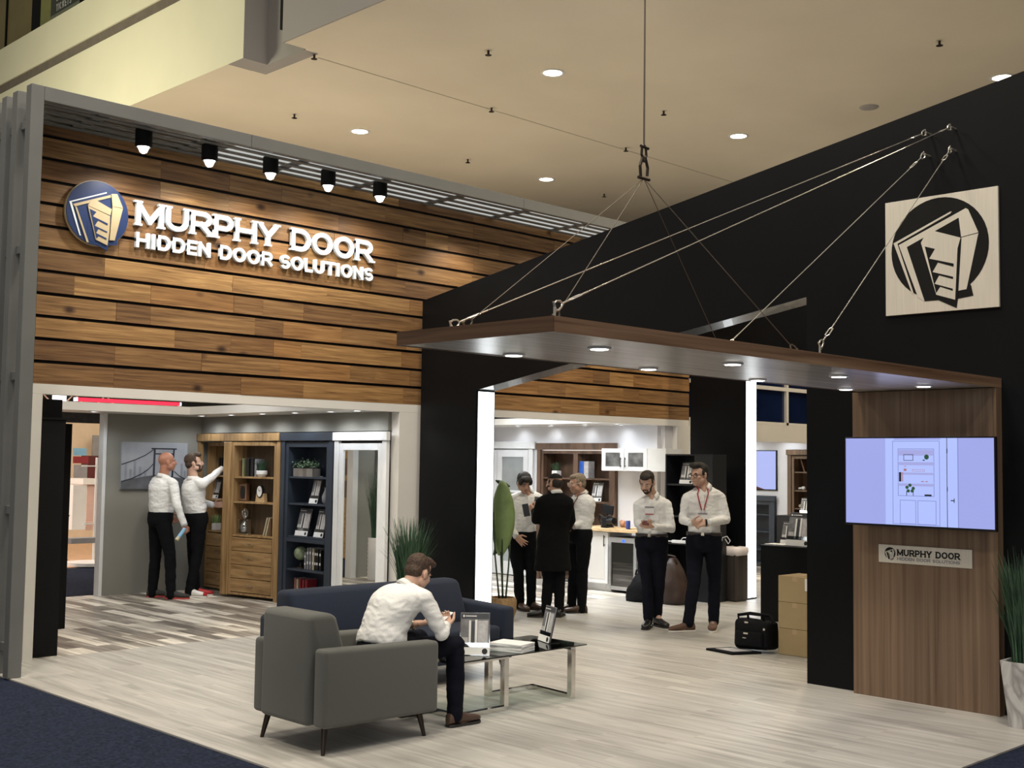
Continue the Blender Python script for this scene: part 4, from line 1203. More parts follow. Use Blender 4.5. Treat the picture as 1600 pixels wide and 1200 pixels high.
# ================================================================ kitchen module
M['panepale'] = mat('pale_door_glass', (.30, .32, .32), .12, var=.25, scale=2)
wd = thing('glass_door', 'white framed glass double door at the left of the kitchen wall', 'door', (13.34, 12.98, 0))
MB().box(-.05, 0, -.06, 1.62, 1.99, 2.10, .003, 1).box(-.03, 0, 0, .09, 0, 1.989).box(-.03, 0, 1.48, 1.57, 0, 1.989).build('casing', M['whitepaint'], wd)
for k, y0 in enumerate((.095, .79)):
    d = MB()
    y1 = y0+.685
    d.box(-.035, -.005, y0, y0+.10, .02, 1.97).box(-.035, -.005, y1-.10, y1, .02, 1.97).box(-.035, -.005, y0+.10, y1-.10, 1.86, 1.97).box(-.035, -.005, y0+.10, y1-.10, .02, .22).box(-.03, -.01, y0+.10, y1-.10, .60, .64).box(-.03, -.01, y0+.10, y1-.10, 1.30, 1.335)
    d = d.build('door_leaf', M['whitepaint'], wd)
    MB().box(-.02, -.015, y0+.10, y1-.10, .22, 1.86).build('pane', M['panepale'], d)
wb = trimcase('walnut_bookcase', 'dark walnut double bookcase on the kitchen wall behind three men', 11.28, 12.86, 13.30, 'darkwal', top=2.075)
casebay(wb, .08, .79, .0, 1.96, .50, [1.553, 1.213], 0, 'darkwal', 'darkwal', depth=.28)
casebay(wb, .79, 1.50, .0, 1.96, .50, [1.553, 1.213], 0, 'darkwal', 'darkwal', depth=.28)
def on2(px, py, x=13.36): return hit(px, py, 0, x)
q = on2(871, 745); small_plant(13.34, q.y, 1.553, 'small succulent in a white pot on the walnut bookcase', 1.05, 'leafdark', box=True)
for px, m_, lb, w_ in ((907, 'bookblue', 'bright blue book on the walnut bookcase behind the grey haired man', .05), (911, 'bookblue', 'second bright blue book on the walnut bookcase', .045), (917, 'printlight', 'pale grey folder beside the blue books', .09)):
    q = on2(px, 745); book(13.34, q.y, 1.553, w_, .25, .14, m_, lb, 'blue books on the walnut bookcase')
q = on2(932, 783); brochure(13.34, q.y, 1.213, 'brochure stand on the walnut bookcase right of the grey haired man', .95)
# wall cabinet
ux, uy0, uz0 = 13.0, 10.12, 1.675
uc = thing('wall_cabinet', 'white wall cabinet with two glass doors above the kitchen counter', 'cabinet', (ux, uy0, uz0))
MB().box(0, .349, 0, 1.16, 0, .315).build('carcass', M['whitepaint'], uc)
for y0 in (.325, .745):
    y1 = y0+.41
    d = MB().box(-.02, -.001, y0, y0+.07, 0, .315, .002, 1).box(-.02, -.001, y1-.07, y1, 0, .315, .002, 1).box(-.02, -.001, y0+.07, y1-.07, .255, .315, .002, 1).box(-.02, -.001, y0+.07, y1-.07, 0, .06, .002, 1).build('door', M['whitepaint'], uc)
    MB().box(-.012, -.008, y0+.07, y1-.07, .06, .255).build('pane', mat('reeded_glass_%d' % int(y0*10), (.13, .13, .13), .25, var=.6, scale=7), d)
    hy = .71 if y0 < .5 else .79
    MB().box(-.045, -.037, hy-.005, hy+.005, .05, .19).box(-.038, -.020, hy-.005, hy+.005, .065, .075).box(-.038, -.020, hy-.005, hy+.005, .165, .175).build('handle', M['darkmetal'], d)
MB().box(-.02, -.001, 0, .32, 0, .315, .002, 1).build('end_panel', M['whitepaint'], uc)
# base units
bc = thing('base_cabinet', 'white base cabinet with black handle left of the beverage cooler', 'cabinet', (12.73, 10.93, 0))
MB().box(.03, .52, 0, .62, .10, .829).box(.08, .52, 0, .62, 0, .099).build('carcass', M['whitepaint'], bc)
d = MB().box(.008, .029, .005, .41, .11, .82, .002, 1).build('door', M['whitepaint'], bc)
MB().box(.004, .008, .06, .355, .17, .76).build('panel', M['white'], d)
MB().box(-.022, -.014, .055, .065, .62, .78).box(-.015, .007, .055, .065, .64, .65).box(-.015, .007, .055, .065, .75, .76).build('handle', M['darkmetal'], d)
MB().box(.008, .029, .415, .615, .11, .82, .002, 1).build('door', M['whitepaint'], bc)
ep_ = MB().box(12.75, 13.34, 10.22, 10.26, 0, .83).build('cabinet_end_panel', M['whitepaint'])
tag(ep_, 'white end panel closing the kitchen counter behind the man with the phone', 'panel')
ct = MB().box(12.68, 13.26, 9.98, 11.56, .832, .875, .003, 1).build('countertop', M['butcher'])
tag(ct, 'light butcher block worktop above the beverage cooler', 'worktop')
cl = thing('beverage_cooler', 'glass door beverage cooler with blue display under the worktop', 'fridge', (12.73, 10.42, 0))
MB().box(.036, .55, 0, .012, .04, .76).box(.036, .55, .488, .50, .04, .76).box(.036, .55, .013, .487, .04, .052).box(.036, .55, .013, .487, .748, .76).box(.54, .55, .013, .487, .053, .747).box(.06, .54, .013, .487, .36, .368).build('body', M['rubberblack'], cl)
d = MB().box(0, .035, 0, .05, .04, .76).box(0, .035, .45, .50, .04, .76).box(0, .035, .051, .449, .69, .76).box(0, .035, .051, .449, .04, .09).build('door', M['fridgesteel'], cl)
MB().box(.012, .018, .05, .45, .09, .69).build('pane', M['smoke'], d)
MB().tube([(-.03, .475, .12), (-.03, .475, .66)], .008, 8).tube([(-.03, .475, .16), (0, .475, .16)], .006, 6).tube([(-.03, .475, .62), (0, .475, .62)], .006, 6).build('handle', M['fridgesteel'], d)
MB().lathe([(.001, 0), (.022, 0), (.022, .004), (.001, .004)], n=20, cap=False).build('display', M['blueled'], d)
for c_ in d.children:
    if c_.name.startswith('display'):
        c_.rotation_euler = (0, -PI/2, 0); c_.location = (-.001, .225, .715)
def can(x, y, z, m_, label, group=None):
    t = thing('drink_can', label, 'can', (x, y, z), 0, group)
    MB().lathe([(.024, 0), (.031, .008), (.031, .108), (.026, .118)], n=18, cap=True).build('body', M[m_], t, smooth='auto')
    MB().lathe([(.001, .119), (.026, .119), (.0265, .121)], n=18, cap=False).build('lid', M['steel'], t)
M['canblue'] = mat('blue_can_print', (.03, .06, .26), .35, var=.4, scale=40)
M['cansilver'] = mat('silver_blue_can_print', (.30, .34, .44), .35, var=.5, scale=50)
for i in range(5):
    can(12.86, 10.47+.075*i, .053, 'canblue' if i > 2 else 'cansilver', 'drink can behind the cooler glass, %s' % ('at the right end of the row', 'second from the right', 'in the middle of the row', 'second from the left', 'at the left end of the row')[i], 'drink cans in the beverage cooler')
    can(12.86, 10.47+.075*i, .177, 'cansilver' if i < 3 else 'canblue', 'drink can behind the cooler glass, upper layer, %s' % ('at the right end', 'second from the right', 'in the middle', 'second from the left', 'at the left end')[i], 'drink cans in the beverage cooler') if i < 3 else None
q = hit(981.5, 822, 0, 12.80); can(12.80, q.y, .876, 'canblue', 'blue drink can standing alone on the worktop')
# camera rig
q = hit(949, 822, 0, 12.85)
t = thing('video_camera', 'black video camera rig with a raised monitor on the worktop', 'camera', (12.85, q.y, .876))
MB().box(-.07, .07, -.05, .05, .03, .15, .01, 2).box(-.05, .05, -.08, .08, 0, .03, .004, 1).build('body', M['rubberblack'], t)
mb = MB(); mb.tube([(-.04, -.05, .09), (-.05, -.17, .10)], [.045, .05], 16); mb.build('lens', M['rubberblack'], t)
MB().obox((0, -.01, .255), (.02, .20, .13), (.12, 0, 0), .006, 2).build('monitor', M['rubberblack'], t)
MB().tube([(0, 0, .15), (0, 0, .20)], .012, 8).tube([(-.02, .06, .15), (-.02, .12, .18), (-.02, .14, .10), (-.02, .1, .04)], .012, 8).tube([(-.05, -.03, .16), (-.05, -.12, .17)], .010, 8).build('handle', M['rubberblack'], t)
q = hit(972, 822, 0, 12.92)
t = thing('pastry', 'brown rounded bread roll lying beside the camera on the worktop', 'food', (12.95, q.y, .876))
MB().ell((0, 0, .055), (.05, .055, .055), u=14, v=8).ell((.01, -.05, .04), (.04, .04, .04), u=12, v=8).ell((0, .035, .085), (.03, .03, .03), u=12, v=8).build('crust', mat('bread_crust', (.36, .17, .09), .7, var=.3, scale=20), t, smooth=True)
tr = MB().box(12.80, 13.05, 10.60, 11.0, .876, .886, .003, 1).build('tray', M['butcher'])
tag(tr, 'thin wooden board on the worktop under the bread', 'board')
# black display case with power strip
bk = thing('black_display_case', 'tall black bookcase beside the kitchen behind the man in glasses', 'bookcase', (12.78, 9.17, 0))
casebay(bk, .30, .80, .0, 1.915, .74, [1.52, 1.10], 0, 'charcoal', 'charcoal', depth=.3, fr=.02, bottom=0)
MB().box(0, .31, .03, .299, 0, 1.915).build('side_panel', M['charcoal'], bk)
q = hit(1073, 757, 0, 12.9); brochure(12.88, q.y, 1.52, 'brochure stand in the black bookcase behind the man in glasses', .95, w_=.23)
t = thing('power_strip', 'white power strip with plugs on the black case shelf', 'power strip', (12.70, 9.68, .742))
MB().box(0, .05, -.12, .12, 0, .04, .006, 2).build('body', M['whitepaint'], t)
MB().tube([(.02, .12, .02), (0, .2, .02), (-.03, .27, .10), (-.03, .33, .22), (.04, .36, .28), (.1, .42, .30)], .008, 8).build('cord', M['whitepaint'], t)
MB().tube([(.02, -.02, .04), (.01, -.06, .075), (.01, -.12, .08)], .006, 6).build('plug', M['whitepaint'], t)
# waste bin
t = thing('waste_bin', 'bronze waste bin with a white liner by the black pillar', 'bin', (13.27, 9.17, 0))
MB().box(-.14, .14, -.10, .16, 0, .66, .03, 3).build('body', M['bin'], t, smooth='auto')
mb = MB(); mb.loft([((0, .03, .60), (.15, 0, 0), (0, .14, 0)), ((0, .03, .64), (.165, 0, 0), (0, .155, 0)), ((0, .03, .70), (.16, 0, 0), (0, .15, 0)), ((0, .03, .705), (.12, 0, 0), (0, .11, 0))], 24, power=4)
for v in mb.bm.verts: v.co += noise.noise_vector(v.co*14)*.018
mb.build('liner', M['plasticbag'], t, smooth=True)
# bags on the floor
def bag(name, label, c, sz, m_, peak=.0, seed=0, handles=True, n=22):
    t = thing(name, label, 'bag', c)
    mb = MB()
    rings = []
    for i in range(9):
        k = i/8
        w_ = (1-k**2.2*.75)
        rings.append(((0, 0, sz[2]*k), (sz[0]/2*w_*(1 if k else .96), 0, 0), (0, sz[1]/2*w_*(1 if k else .96), 0)))
    mb.loft(rings, n, power=3)
    for v in mb.bm.verts:
        v.co += noise.noise_vector(v.co*7+Vector((seed, 0, 0)))*.035*(1 if v.co.z > .03 else .2)
        v.co.z = max(v.co.z, 0)
    mb.build('body', m_, t, smooth=True)
    if handles:
        MB().tube([(-.02, -sz[1]*.22, sz[2]*.92), (-.04, -sz[1]*.15, sz[2]*1.08), (-.04, sz[1]*.15, sz[2]*1.10), (-.02, sz[1]*.22, sz[2]*.92)], .012, 8).build('strap', m_, t)
    return t
bag('duffel_bag', 'soft brown leather bag on the floor behind the standing men', (12.35, 9.50, 0), (.34, .40, .56), M['bagbrown'], seed=3)
bag('backpack', 'black backpack slumped on the floor behind the man with the phone', (12.25, 9.93, 0), (.36, .40, .36), M['bagblack'], seed=5)
bag('tote_bag', 'dark red bag on the floor beside the beverage cooler', (12.61, 10.20, 0), (.15, .20, .28), M['bagred'], seed=8)

# ================================================================ third module far right
t = thing('wall_screen', 'large pale blue wall screen in the far right room', 'television', (18.17, 11.71, 1.34))
MB().box(0, .04, 0, 1.25, 0, .71).build('bezel', M['rubberblack'], t)
MB().box(-.003, -.0005, .018, 1.232, .02, .695).build('screen', emat('pale_screen', (.42, .48, .88), 1.0), t)
MB().prism([(.25, .02), (.45, .02), (.42, .07)], (-.006, 0, 0), (0, 1, 0), (0, 0, 1), (-.001, 0, 0)).build('screen_mark', M['bagred'], t)
n2 = trimcase('navy_low_bookcase', 'low navy bookcase under the wall screen in the far right room', 11.73, 12.75, 18.15, 'navy', top=1.24, head=.09)
casebay(n2, .08, .94, .0, 1.13, .30, [.92, .62], 0, 'navy', 'navy', depth=.28)
n3 = trimcase('walnut_tall_bookcase', 'tall walnut bookcase at the right of the far room', 10.45+.15, 11.47, 18.15, 'darkwal', top=2.06, head=.09)
for c_ in list(n3.children): c_.data.materials[0] = M['walnut']
casebay(n3, .08, .79, .0, 1.95, .70, [1.68, 1.36, 1.05], 0, 'walnut', 'walnut', depth=.28)
def on3(px, py, x=18.25): return hit(px, py, 0, x)
for px, py, z, lb, m_ in ((1256, 765, 1.36, 'small round white ornament on the second walnut shelf of the far room', 'pot_white'), (1251, 784, 1.05, 'small round cream ornament on the third walnut shelf of the far room', 'bookcream')):
    q = on3(px, py)
    tag(MB().ell((18.25, q.y, z+.035), (.035, .035, .035), u=14, v=8).build('ornament', M[m_], smooth=True), lb, 'ornament')
q = on3(1257, 744); book(18.25, q.y, 1.68, .03, .22, .12, 'bookbrown', 'brown book leaning on the top walnut shelf of the far room', 'books in the far room', lean=.35)
q = on3(1250, 764)
t = thing('bird_figurine', 'small pale figurine on the second walnut shelf of the far room', 'ornament', (18.25, q.y, 1.36))
MB().ell((0, 0, .03), (.02, .045, .02), u=10, v=6).ell((0, -.05, .05), (.015, .018, .015), u=10, v=6).build('body', M['pot_white'], t, smooth=True)
q = hit(1255, 828, 0, 17.9); brochure(17.95, q.y, .90+.03, 'brochure stand standing behind the desk in the far room', 1.0)
tag(MB().box(17.85, 18.13, 10.65, 11.5, 0, .929).build('low_shelf_unit', M['charcoal']), 'dark low unit below the far brochure stand', 'cabinet')

# ---- black reception desk seen through the portal
t = thing('reception_desk', 'black reception desk behind the stacked cardboard boxes', 'desk', (11.88, 6.5, 0))
MB().box(0, .60, 0, 1.37, 0, .845).build('body', M['black'], t)
MB().box(-.012, .62, -.01, 1.38, .846, .862).build('top', M['black'], t)
q = hit(1246, 854, 0, 12.0); brochure(12.0, q.y, .863, 'large brochure stand on the black reception desk', 1.15, w_=.27, h=.33)
q = hit(1240, 852, 0, 12.2); brochure(12.25, q.y+.12, .863, 'smaller brochure stand behind the large one on the desk', .85)
q = hit(1216, 853, 0, 12.1)
tag(MB().box(12.0, 12.2, q.y-.12, q.y+.12, .863, .869).build('paper_sheet', M['paper']), 'white sheets of paper lying on the black desk', 'paper')

# ---- stacked boxes, laptop bag
g0 = hit(1216, 1023, 2, 0)
for k, lb in enumerate(('bottom cardboard box of the stack of three beside the black bag', 'middle cardboard box of the stack of three', 'top cardboard box of the stack with a white shipping label')):
    t = thing('cardboard_box', lb, 'box', (9.88, 6.35, .001+.247*k), 0, 'stacked cardboard boxes')
    mb = MB().box(0, .36, -.36, 0, 0, .245, .004, 1)
    mb.build('carton', M['card'], t)
    MB().box(.0, .36, -.205, -.155, .2455, .2462).box(-.0008, -.0001, -.205, -.155, .20, .245).build('tape_strip', M['tape'], t)
    if k == 2: MB().box(-.0015, -.0006, -.345, -.29, .12, .235).build('shipping_label', M['paper'], t)
t = thing('laptop_bag', 'black laptop bag standing beside the cardboard boxes', 'bag', (9.87, 6.59, 0))
mb = MB().box(-.10, .12, -.20, .20, .02, .30, .05, 4)
for v in mb.bm.verts: v.co += noise.noise_vector(v.co*6)*.02
mb.build('body', M['bagblack'], t, smooth=True)
MB().box(-.135, -.10, -.15, .15, .05, .20, .02, 3).build('front_pocket', M['bagblack'], t, smooth=True)
MB().tube([(0, -.09, .29), (-.02, -.08, .35), (-.02, .08, .35), (0, .09, .29)], .014, 8).build('handle', M['bagblack'], t)
MB().tube([(0, .19, .26), (.02, .22, .32), (.05, .10, .345), (.06, -.12, .34), (.02, -.2, .27)], .016, 8).build('strap', M['bagblack'], t)
MB().box(-.142, -.137, .0, .05, .17, .185).box(-.142, -.137, .02, .06, .13, .137).box(-.11, -.104, -.17, -.15, .22, .24).box(-.11, -.104, .02, .06, .27, .285).build('buckle', M['wire'], t)
MB().prism([(-.34, .34), (-.10, .22), (-.12, -.14), (-.40, -.0)], (0, 0, .001), (1, 0, 0), (0, 1, 0), (0, 0, .02)).build('fallen_flap', M['bagblack'], t)
MB().prism([(-.30, .26), (-.14, .18), (-.16, -.06), (-.33, .03)], (0, 0, .022), (1, 0, 0), (0, 1, 0), (0, 0, .002)).build('flap_lining', M['printlight'], t)
# ================================================================ lounge
def soft(mb_, name, m, parent, bev=.03, sub=1):
    o = mb_.build(name, m, parent)
    md = o.modifiers.new('bevel', 'BEVEL'); md.width = bev; md.segments = 4; md.limit_method = 'ANGLE'; md.angle_limit = math.radians(40)
    for p_ in o.data.polygons: p_.use_smooth = True
    return o
def legs(t, pts, m, h=.17, r0=.022, r1=.012, splay=.03, c=(0, 0)):
    for x, y in pts:
        dx, dy = (x-c[0]), (y-c[1])
        MB().tube([(x, y, h), (x+splay*(1 if dx > 0 else -1), y+splay*(1 if dy > 0 else -1), 0)], [r0, r1], 12).build('leg', m, t, smooth='auto')

# grey armchair, faces +x
ac = thing('armchair', 'grey fabric armchair with its back to the camera, man seated in it', 'armchair', (4.30, 5.92, 0))
AL, AW = .93, .78
def prof(x0, x1, pts, y0, y1):
    return MB().prism(pts, (0, y0, 0), (1, 0, 0), (0, 0, 1), (0, y1-y0, 0))
soft(prof(0, 0, [(.02, .165), (AL, .155), (AL, .61), (.02, .635)], 0, .125), 'arm', M['chair'], ac, .028)
soft(prof(0, 0, [(.02, .165), (AL, .155), (AL, .61), (.02, .635)], AW-.125, AW), 'arm', M['chair'], ac, .028)
soft(prof(0, 0, [(-.015, .165), (.20, .165), (.32, .45), (.205, .80), (.17, .835), (.0, .835), (-.01, .80)], .132, AW-.132), 'backrest', M['chair'], ac, .035)
soft(MB().box(.22, AL-.03, .13, AW-.13, .17, .30), 'base', M['chair'], ac, .01)
soft(MB().box(.30, AL-.005, .132, AW-.132, .302, .44), 'seat', M['chair'], ac, .035)
legs(ac, [(.09, .09), (.09, AW-.09), (AL-.10, .09), (AL-.10, AW-.09)], M['darkmetal'], .17, c=(.45, .39))

# navy sofa, faces -y
sf = thing('sofa', 'long navy blue fabric sofa behind the glass coffee table', 'sofa', (5.10, 7.13, 0))
SL, SD = 2.03, .72
for x0 in (0, SL-.145):
    soft(MB().prism([(0, .155), (SD, .165), (SD, .60), (0, .575)], (x0, 0, 0), (0, 1, 0), (0, 0, 1), (.145, 0, 0)), 'arm', M['sofa'], sf, .03)
soft(MB().prism([(SD+.02, .165), (.50, .165), (.40, .44), (.52, .74), (.56, .775), (SD+.0, .775), (SD+.02, .74)], (.15, 0, 0), (0, 1, 0), (0, 0, 1), (SL-.30, 0, 0)), 'backrest', M['sofa'], sf, .04)
soft(MB().box(.15, SL-.15, .03, .50, .165, .30), 'base', M['sofa'], sf, .01)
for x0, x1 in ((.152, SL/2-.003), (SL/2+.003, SL-.152)): soft(MB().box(x0, x1, .005, .44, .302, .43), 'seat', M['sofa'], sf, .035)
legs(sf, [(.09, .08), (.09, SD-.06), (SL-.09, .08), (SL-.09, SD-.06)], M['darkmetal'], .165, c=(1, .36))

# glass coffee table
TZ = .40
tb = thing('coffee_table', 'low coffee table with clear glass top and chrome loop legs', 'table', (5.62, 6.12, 0))
MB().box(0, 1.28, 0, .60, TZ-.004, TZ+.006, .003, 1).build('glass_top', M['tableglass'], tb)
def bar(mb, a, b, w_=.045, h=.03):
    a, b = Vector(a), Vector(b)
    d = (b-a); n = Vector((-d.y, d.x, 0))
    if n.length < 1e-5: return
    n.normalize(); n *= w_/2
    mb.prism([(0, 0), (1, 0), (1, 1), (0, 1)], a-n, d, n*2, (0, 0, h))
def loopbase(A, Cn, F):
    mb = MB()
    for z in (0, TZ-.035):
        for p_, q in ((A, Cn), (Cn, F)):
            d = (Vector((*q, 0))-Vector((*p_, 0))).normalized()*.02
            bar(mb, (p_[0]-d.x, p_[1]-d.y, z+.001), (q[0]+d.x, q[1]+d.y, z+.001))
    for p_ in (A, F): mb.box(p_[0]-.022, p_[0]+.022, p_[1]-.022, p_[1]+.022, .03, TZ-.033)
    mb.build('leg', M['chrome'], tb)
loopbase((1.18, .07), (1.24, .54), (.76, .54))
loopbase((.50, .10), (.05, .10), (.05, .54))
q = hit(741, 1024, 2, TZ+.007)
brochure(q.x, q.y, TZ+.007, 'large brochure stand on the glass coffee table in front of the sofa', 1.0, rz=math.radians(44), w_=.215, h=.29)
q = hit(849, 1003, 2, TZ+.007)
brochure(q.x, q.y, TZ+.007, 'brochure stand turned sideways near the far end of the coffee table', .92, rz=math.radians(-22), w_=.215, h=.29)
q = hit(800, 1016, 2, TZ+.007)
for k in range(6):
    mg = MB().obox((0, 0, .005), (.20, .27, .009), (0, 0, .30+.05*math.sin(k*2.1)), .001, 1).build('magazine', M['paper' if k != 3 else 'printlight'], origin=(0, 0, 0))
    mg.location = (q.x, q.y, TZ+.0075+.0098*k)
    tag(mg, ('lowest magazine of the white pile on the glass table', 'second magazine from the bottom of the white pile', 'third magazine from the bottom of the white pile', 'grey magazine in the middle of the white pile', 'magazine just under the top one of the white pile', 'topmost white magazine of the pile on the glass table')[k], 'magazine', 'pile of magazines on the coffee table')

# ================================================================ television on the walnut panel
tv = thing('television', 'large wall television showing a white bookcase door on the walnut panel', 'television', (8.50, 3.655, 1.328))
TW, TH = 1.20, .684
MB().box(0, .035, 0, TW, 0, TH, .004, 1).build('bezel', M['rubberblack'], tv)
MB().box(.036, .159, .35, .85, .15, .5).build('wall_bracket', M['rubberblack'], tv)
def scr(polys, nm, m_, k):
    mb = MB()
    W2, H2 = TW-.022, TH-.028
    for p_ in polys: mb.prism([(TW-.011-a*W2, TH-.011-b_*H2) for a, b_ in p_], (-.0006*k, 0, 0), (0, 1, 0), (0, 0, 1), (-.0005, 0, 0))
    return mb.build(nm, M[m_], tv)
def rc(a0, b0, a1, b1): return [(a0, b0), (a1, b0), (a1, b1), (a0, b1)]
def outline(a0, b0, a1, b1, w_=.004): return [rc(a0, b0, a1, b0+w_*1.7), rc(a0, b1-w_*1.7, a1, b1), rc(a0, b0, a0+w_, b1), rc(a1-w_, b0, a1, b1)]
scr([rc(0, 0, 1, 1)], 'screen', 'tv1', 1)
scr([rc(.285, .0, .345, 1), rc(.66, .0, .70, 1), rc(.345, .02, .66, 1), rc(.706, 0, .77, 1)], 'screen_casing', 'tv2', 2)
scr(outline(.335, .03, .655, .99)+outline(.372, .12, .618, .665)+outline(.385, .71, .495, .985)+outline(.505, .71, .63, .985)+[rc(.77, 0, .776, 1)], 'screen_outlines', 'tv3', 3)
scr([rc(.378, .135, .612, .20), rc(.378, .275, .612, .31), rc(.378, .395, .612, .42), rc(.378, .52, .612, .55)], 'screen_shade', 'tv4', 3)
scr([rc(.374, b_, .616, b_+.010) for b_ in (.262, .383, .502)], 'screen_shelves', 'tv2', 4)
scr([rc(.7, 0, .7035, 1), rc(.700, .12, .706, .17), rc(.700, .55, .706, .60), rc(.725, .695, .748, .706), rc(.745, .675, .750, .725)]+outline(.412, .185, .478, .258, .0035)+[rc(.38, .392, .396, .50), rc(.553, .64, .60, .66), rc(.43, .61, .434, .66), rc(.475, .61, .479, .66)], 'screen_details', 'tvdark', 5)
scr([[(.568+.016*math.cos(a), .215+.03*math.sin(a)) for a in [i*PI/5 for i in range(10)]], rc(.542, .245, .556, .258)]+[[(.455+dx+.012*math.cos(a), .575+dy+.02*math.sin(a)) for a in [i*PI/4 for i in range(8)]] for dx, dy in ((-.02, -.01), (.022, .0), (.0, -.035), (-.012, .03), (.015, .03))], 'screen_plants', 'tvgreen', 5)
scr([rc(.413, .35, .432, .378), rc(.415, .32, .43, .326), rc(.402, .392, .408, .50), rc(.53, .49, .55, .50), rc(.56, .49, .575, .50)]+outline(.47, .358, .555, .380, .002), 'screen_ornaments', 'tvred', 5)
area('television_glow', (8.48, 4.25, 1.67), 1.15, 2, (.6, .62, 1), rot=(0, math.radians(90), 0), sy=.62)

# ================================================================ planters
q = hit(1606, 1127, 2, 0)
t = thing('marble_planter', 'tapered grey marbled planter with tall grass at the right edge', 'plant', (8.47, 3.44, 0))
mb = MB(); mb.loft([((0, 0, 0), (.10, 0, 0), (0, .10, 0)), ((0, 0, .45), (.145, 0, 0), (0, .145, 0)), ((0, 0, .45), (.128, 0, 0), (0, .128, 0)), ((0, 0, .40), (.12, 0, 0), (0, .12, 0))], 32, power=7)
mb.build('pot', M['marble'], t, smooth='auto')
blades(420, .10, .85, .20, 'grass', 3, .010, parent=t, base=(0, 0, .41), hv=.5)
t = thing('grass_planter', 'tall grass plant standing against the white column behind the sofa', 'plant', (8.30, 9.92, 0))
MB().lathe([(.001, 0), (.14, 0)]+[(.15+(.008 if k % 2 else 0), .03*k+.02) for k in range(14)]+[(.15, .44), (.13, .44), (.13, .40), (.001, .40)], n=28, cap=False).build('pot', M['pot_white'], t, smooth='auto')
blades(420, .12, .82, .30, 'grass', 12, .012, parent=t, base=(0, 0, .40), hv=.45)

# broad leaved plant by the light strip
t = thing('leaf_plant', 'plant with huge folded green leaves in a wicker basket by the light strip', 'plant', (9.62, 9.83, 0))
MB().lathe([(.001, 0), (.13, 0), (.16, .08), (.165, .2), (.15, .24), (.135, .24), (.14, .2), (.001, .19)], n=28, cap=False).build('basket', M['wicker'], t, smooth='auto')
MB().lathe([(.001, .205), (.135, .205)], n=20, cap=False).build('soil', M['soil'], t)
rg_ = random.Random(4)
def broad_leaf(base, tip, wid, fold, m_, nrm, droop=.0):
    base, tip = Vector(base), Vector(tip)
    d = tip-base; s_ = d.cross(Vector(nrm)).normalized(); nn = s_.cross(d).normalized()
    mb = MB(); rows = []
    K, J = 14, 4
    for i in range(K+1):
        k = i/K
        w_ = wid*math.sin(PI*min(1, k*.93+.035))**.7
        c = base+d*k+nn*(math.sin(k*PI)*droop)
        row = []
        for j in range(-J, J+1):
            u = j/J
            row.append(mb.bm.verts.new(c+s_*u*w_*math.cos(fold*abs(u))+nn*(-abs(u)*w_*math.sin(fold*abs(u)) + .004*math.sin(k*40)*abs(u))))
        rows.append(row)
    mb._skin(rows, 2*J+1, cap=False, closed=False)
    o = mb.build('leaf', M[m_], t, smooth=True)
    sd = o.modifiers.new('thickness', 'SOLIDIFY'); sd.thickness = .003
    return o
def lp(px, py): # point in the plane through the plant facing the camera
    q_ = hit(px, py, 0, 9.62); d = ray(px, py); n_ = Vector((.70, .70, 0)); c0 = Vector((9.62, 9.83, 0))
    k = ((c0.x)*n_.x+(c0.y)*n_.y)/(d[0]*n_.x+d[1]*n_.y)
    return Vector((d[0]*k, d[1]*k, EYE+d[2]*k))-c0
broad_leaf(lp(784, 752), lp(781, 868), .20, .75, 'leaf', (-.85, -.5, .1), .05)
broad_leaf(lp(800, 822)+Vector((.05, .05, 0)), lp(771, 868)+Vector((.05, .05, 0)), .055, .5, 'leafdark', (-.5, -.8, .3), .03)
broad_leaf(lp(797, 760)+Vector((.1, .1, 0)), lp(772, 750)+Vector((.12, .1, 0)), .05, .8, 'leafdark', (-.3, -.6, .8), .02)
broad_leaf(lp(776, 770)+Vector((.1, .05, 0)), lp(769, 840)+Vector((.1, .05, 0)), .05, .9, 'leafdark', (-.9, -.3, .1), .02)
mb = MB()
for a, b_ in (((0, 0, .2), lp(783, 762)), ((.03, .02, .2), lp(776, 790)), ((-.02, .03, .2), lp(771, 800)), ((.03, -.02, .2), lp(798, 830)+Vector((.05, .05, 0)))):
    a = Vector(a); b_ = Vector(b_); mid = (a+b_)/2+Vector((rg_.uniform(-.03, .03), rg_.uniform(-.03, .03), 0))
    mb.tube([a, mid, b_], [.011, .009, .006], 8)
mb.build('stem', M['leafdark'], t, smooth=True)

# ================================================================ the neighbouring booth seen through the gap on the left
def far(px, py, y=22.0): return hit(px, py, 1, y)
def farbox(name, pxa, pya, pxb, pyb, y, dep, m_, label=None, cat=None):
    a, b_ = far(pxa, pya, y), far(pxb, pyb, y)
    z0 = min(a.z, b_.z); z1 = max(a.z, b_.z)
    o = MB().box(min(a.x, b_.x), max(a.x, b_.x), y, y+dep, z0, z1).build(name, M[m_])
    if label: tag(o, label, cat)
    return o
struct(MB().box(4.0, 16, 23.6, 23.7, 0, 2.45).build('wall_neighbour_booth', mat('cream_booth_wall', (.62, .50, .38), .7, var=.04)))
struct(MB().box(4.0, 16, 18.6, 23.59, -.011, .004).build('floor_neighbour_booth', M['peachwood']))
t_ = thing('led_banner', 'glowing red LED banner above the display room soffit', 'banner', (0, 0, 0))
a, b_ = far(122, 619, 18), far(281, 634, 18)
t_.location = (a.x, 18, b_.z)
MB().box(0, b_.x-a.x, 0, .08, 0, a.z-b_.z-.02).build('panel', M['redled'], t_)
MB().box(-.035, -.001, 0, .08, 0, a.z-b_.z-.02).box(b_.x-a.x+.001, b_.x-a.x+.03, 0, .08, 0, a.z-b_.z-.02).build('end_cap', M['whiteled'], t_)
a = far(96, 621, 18)
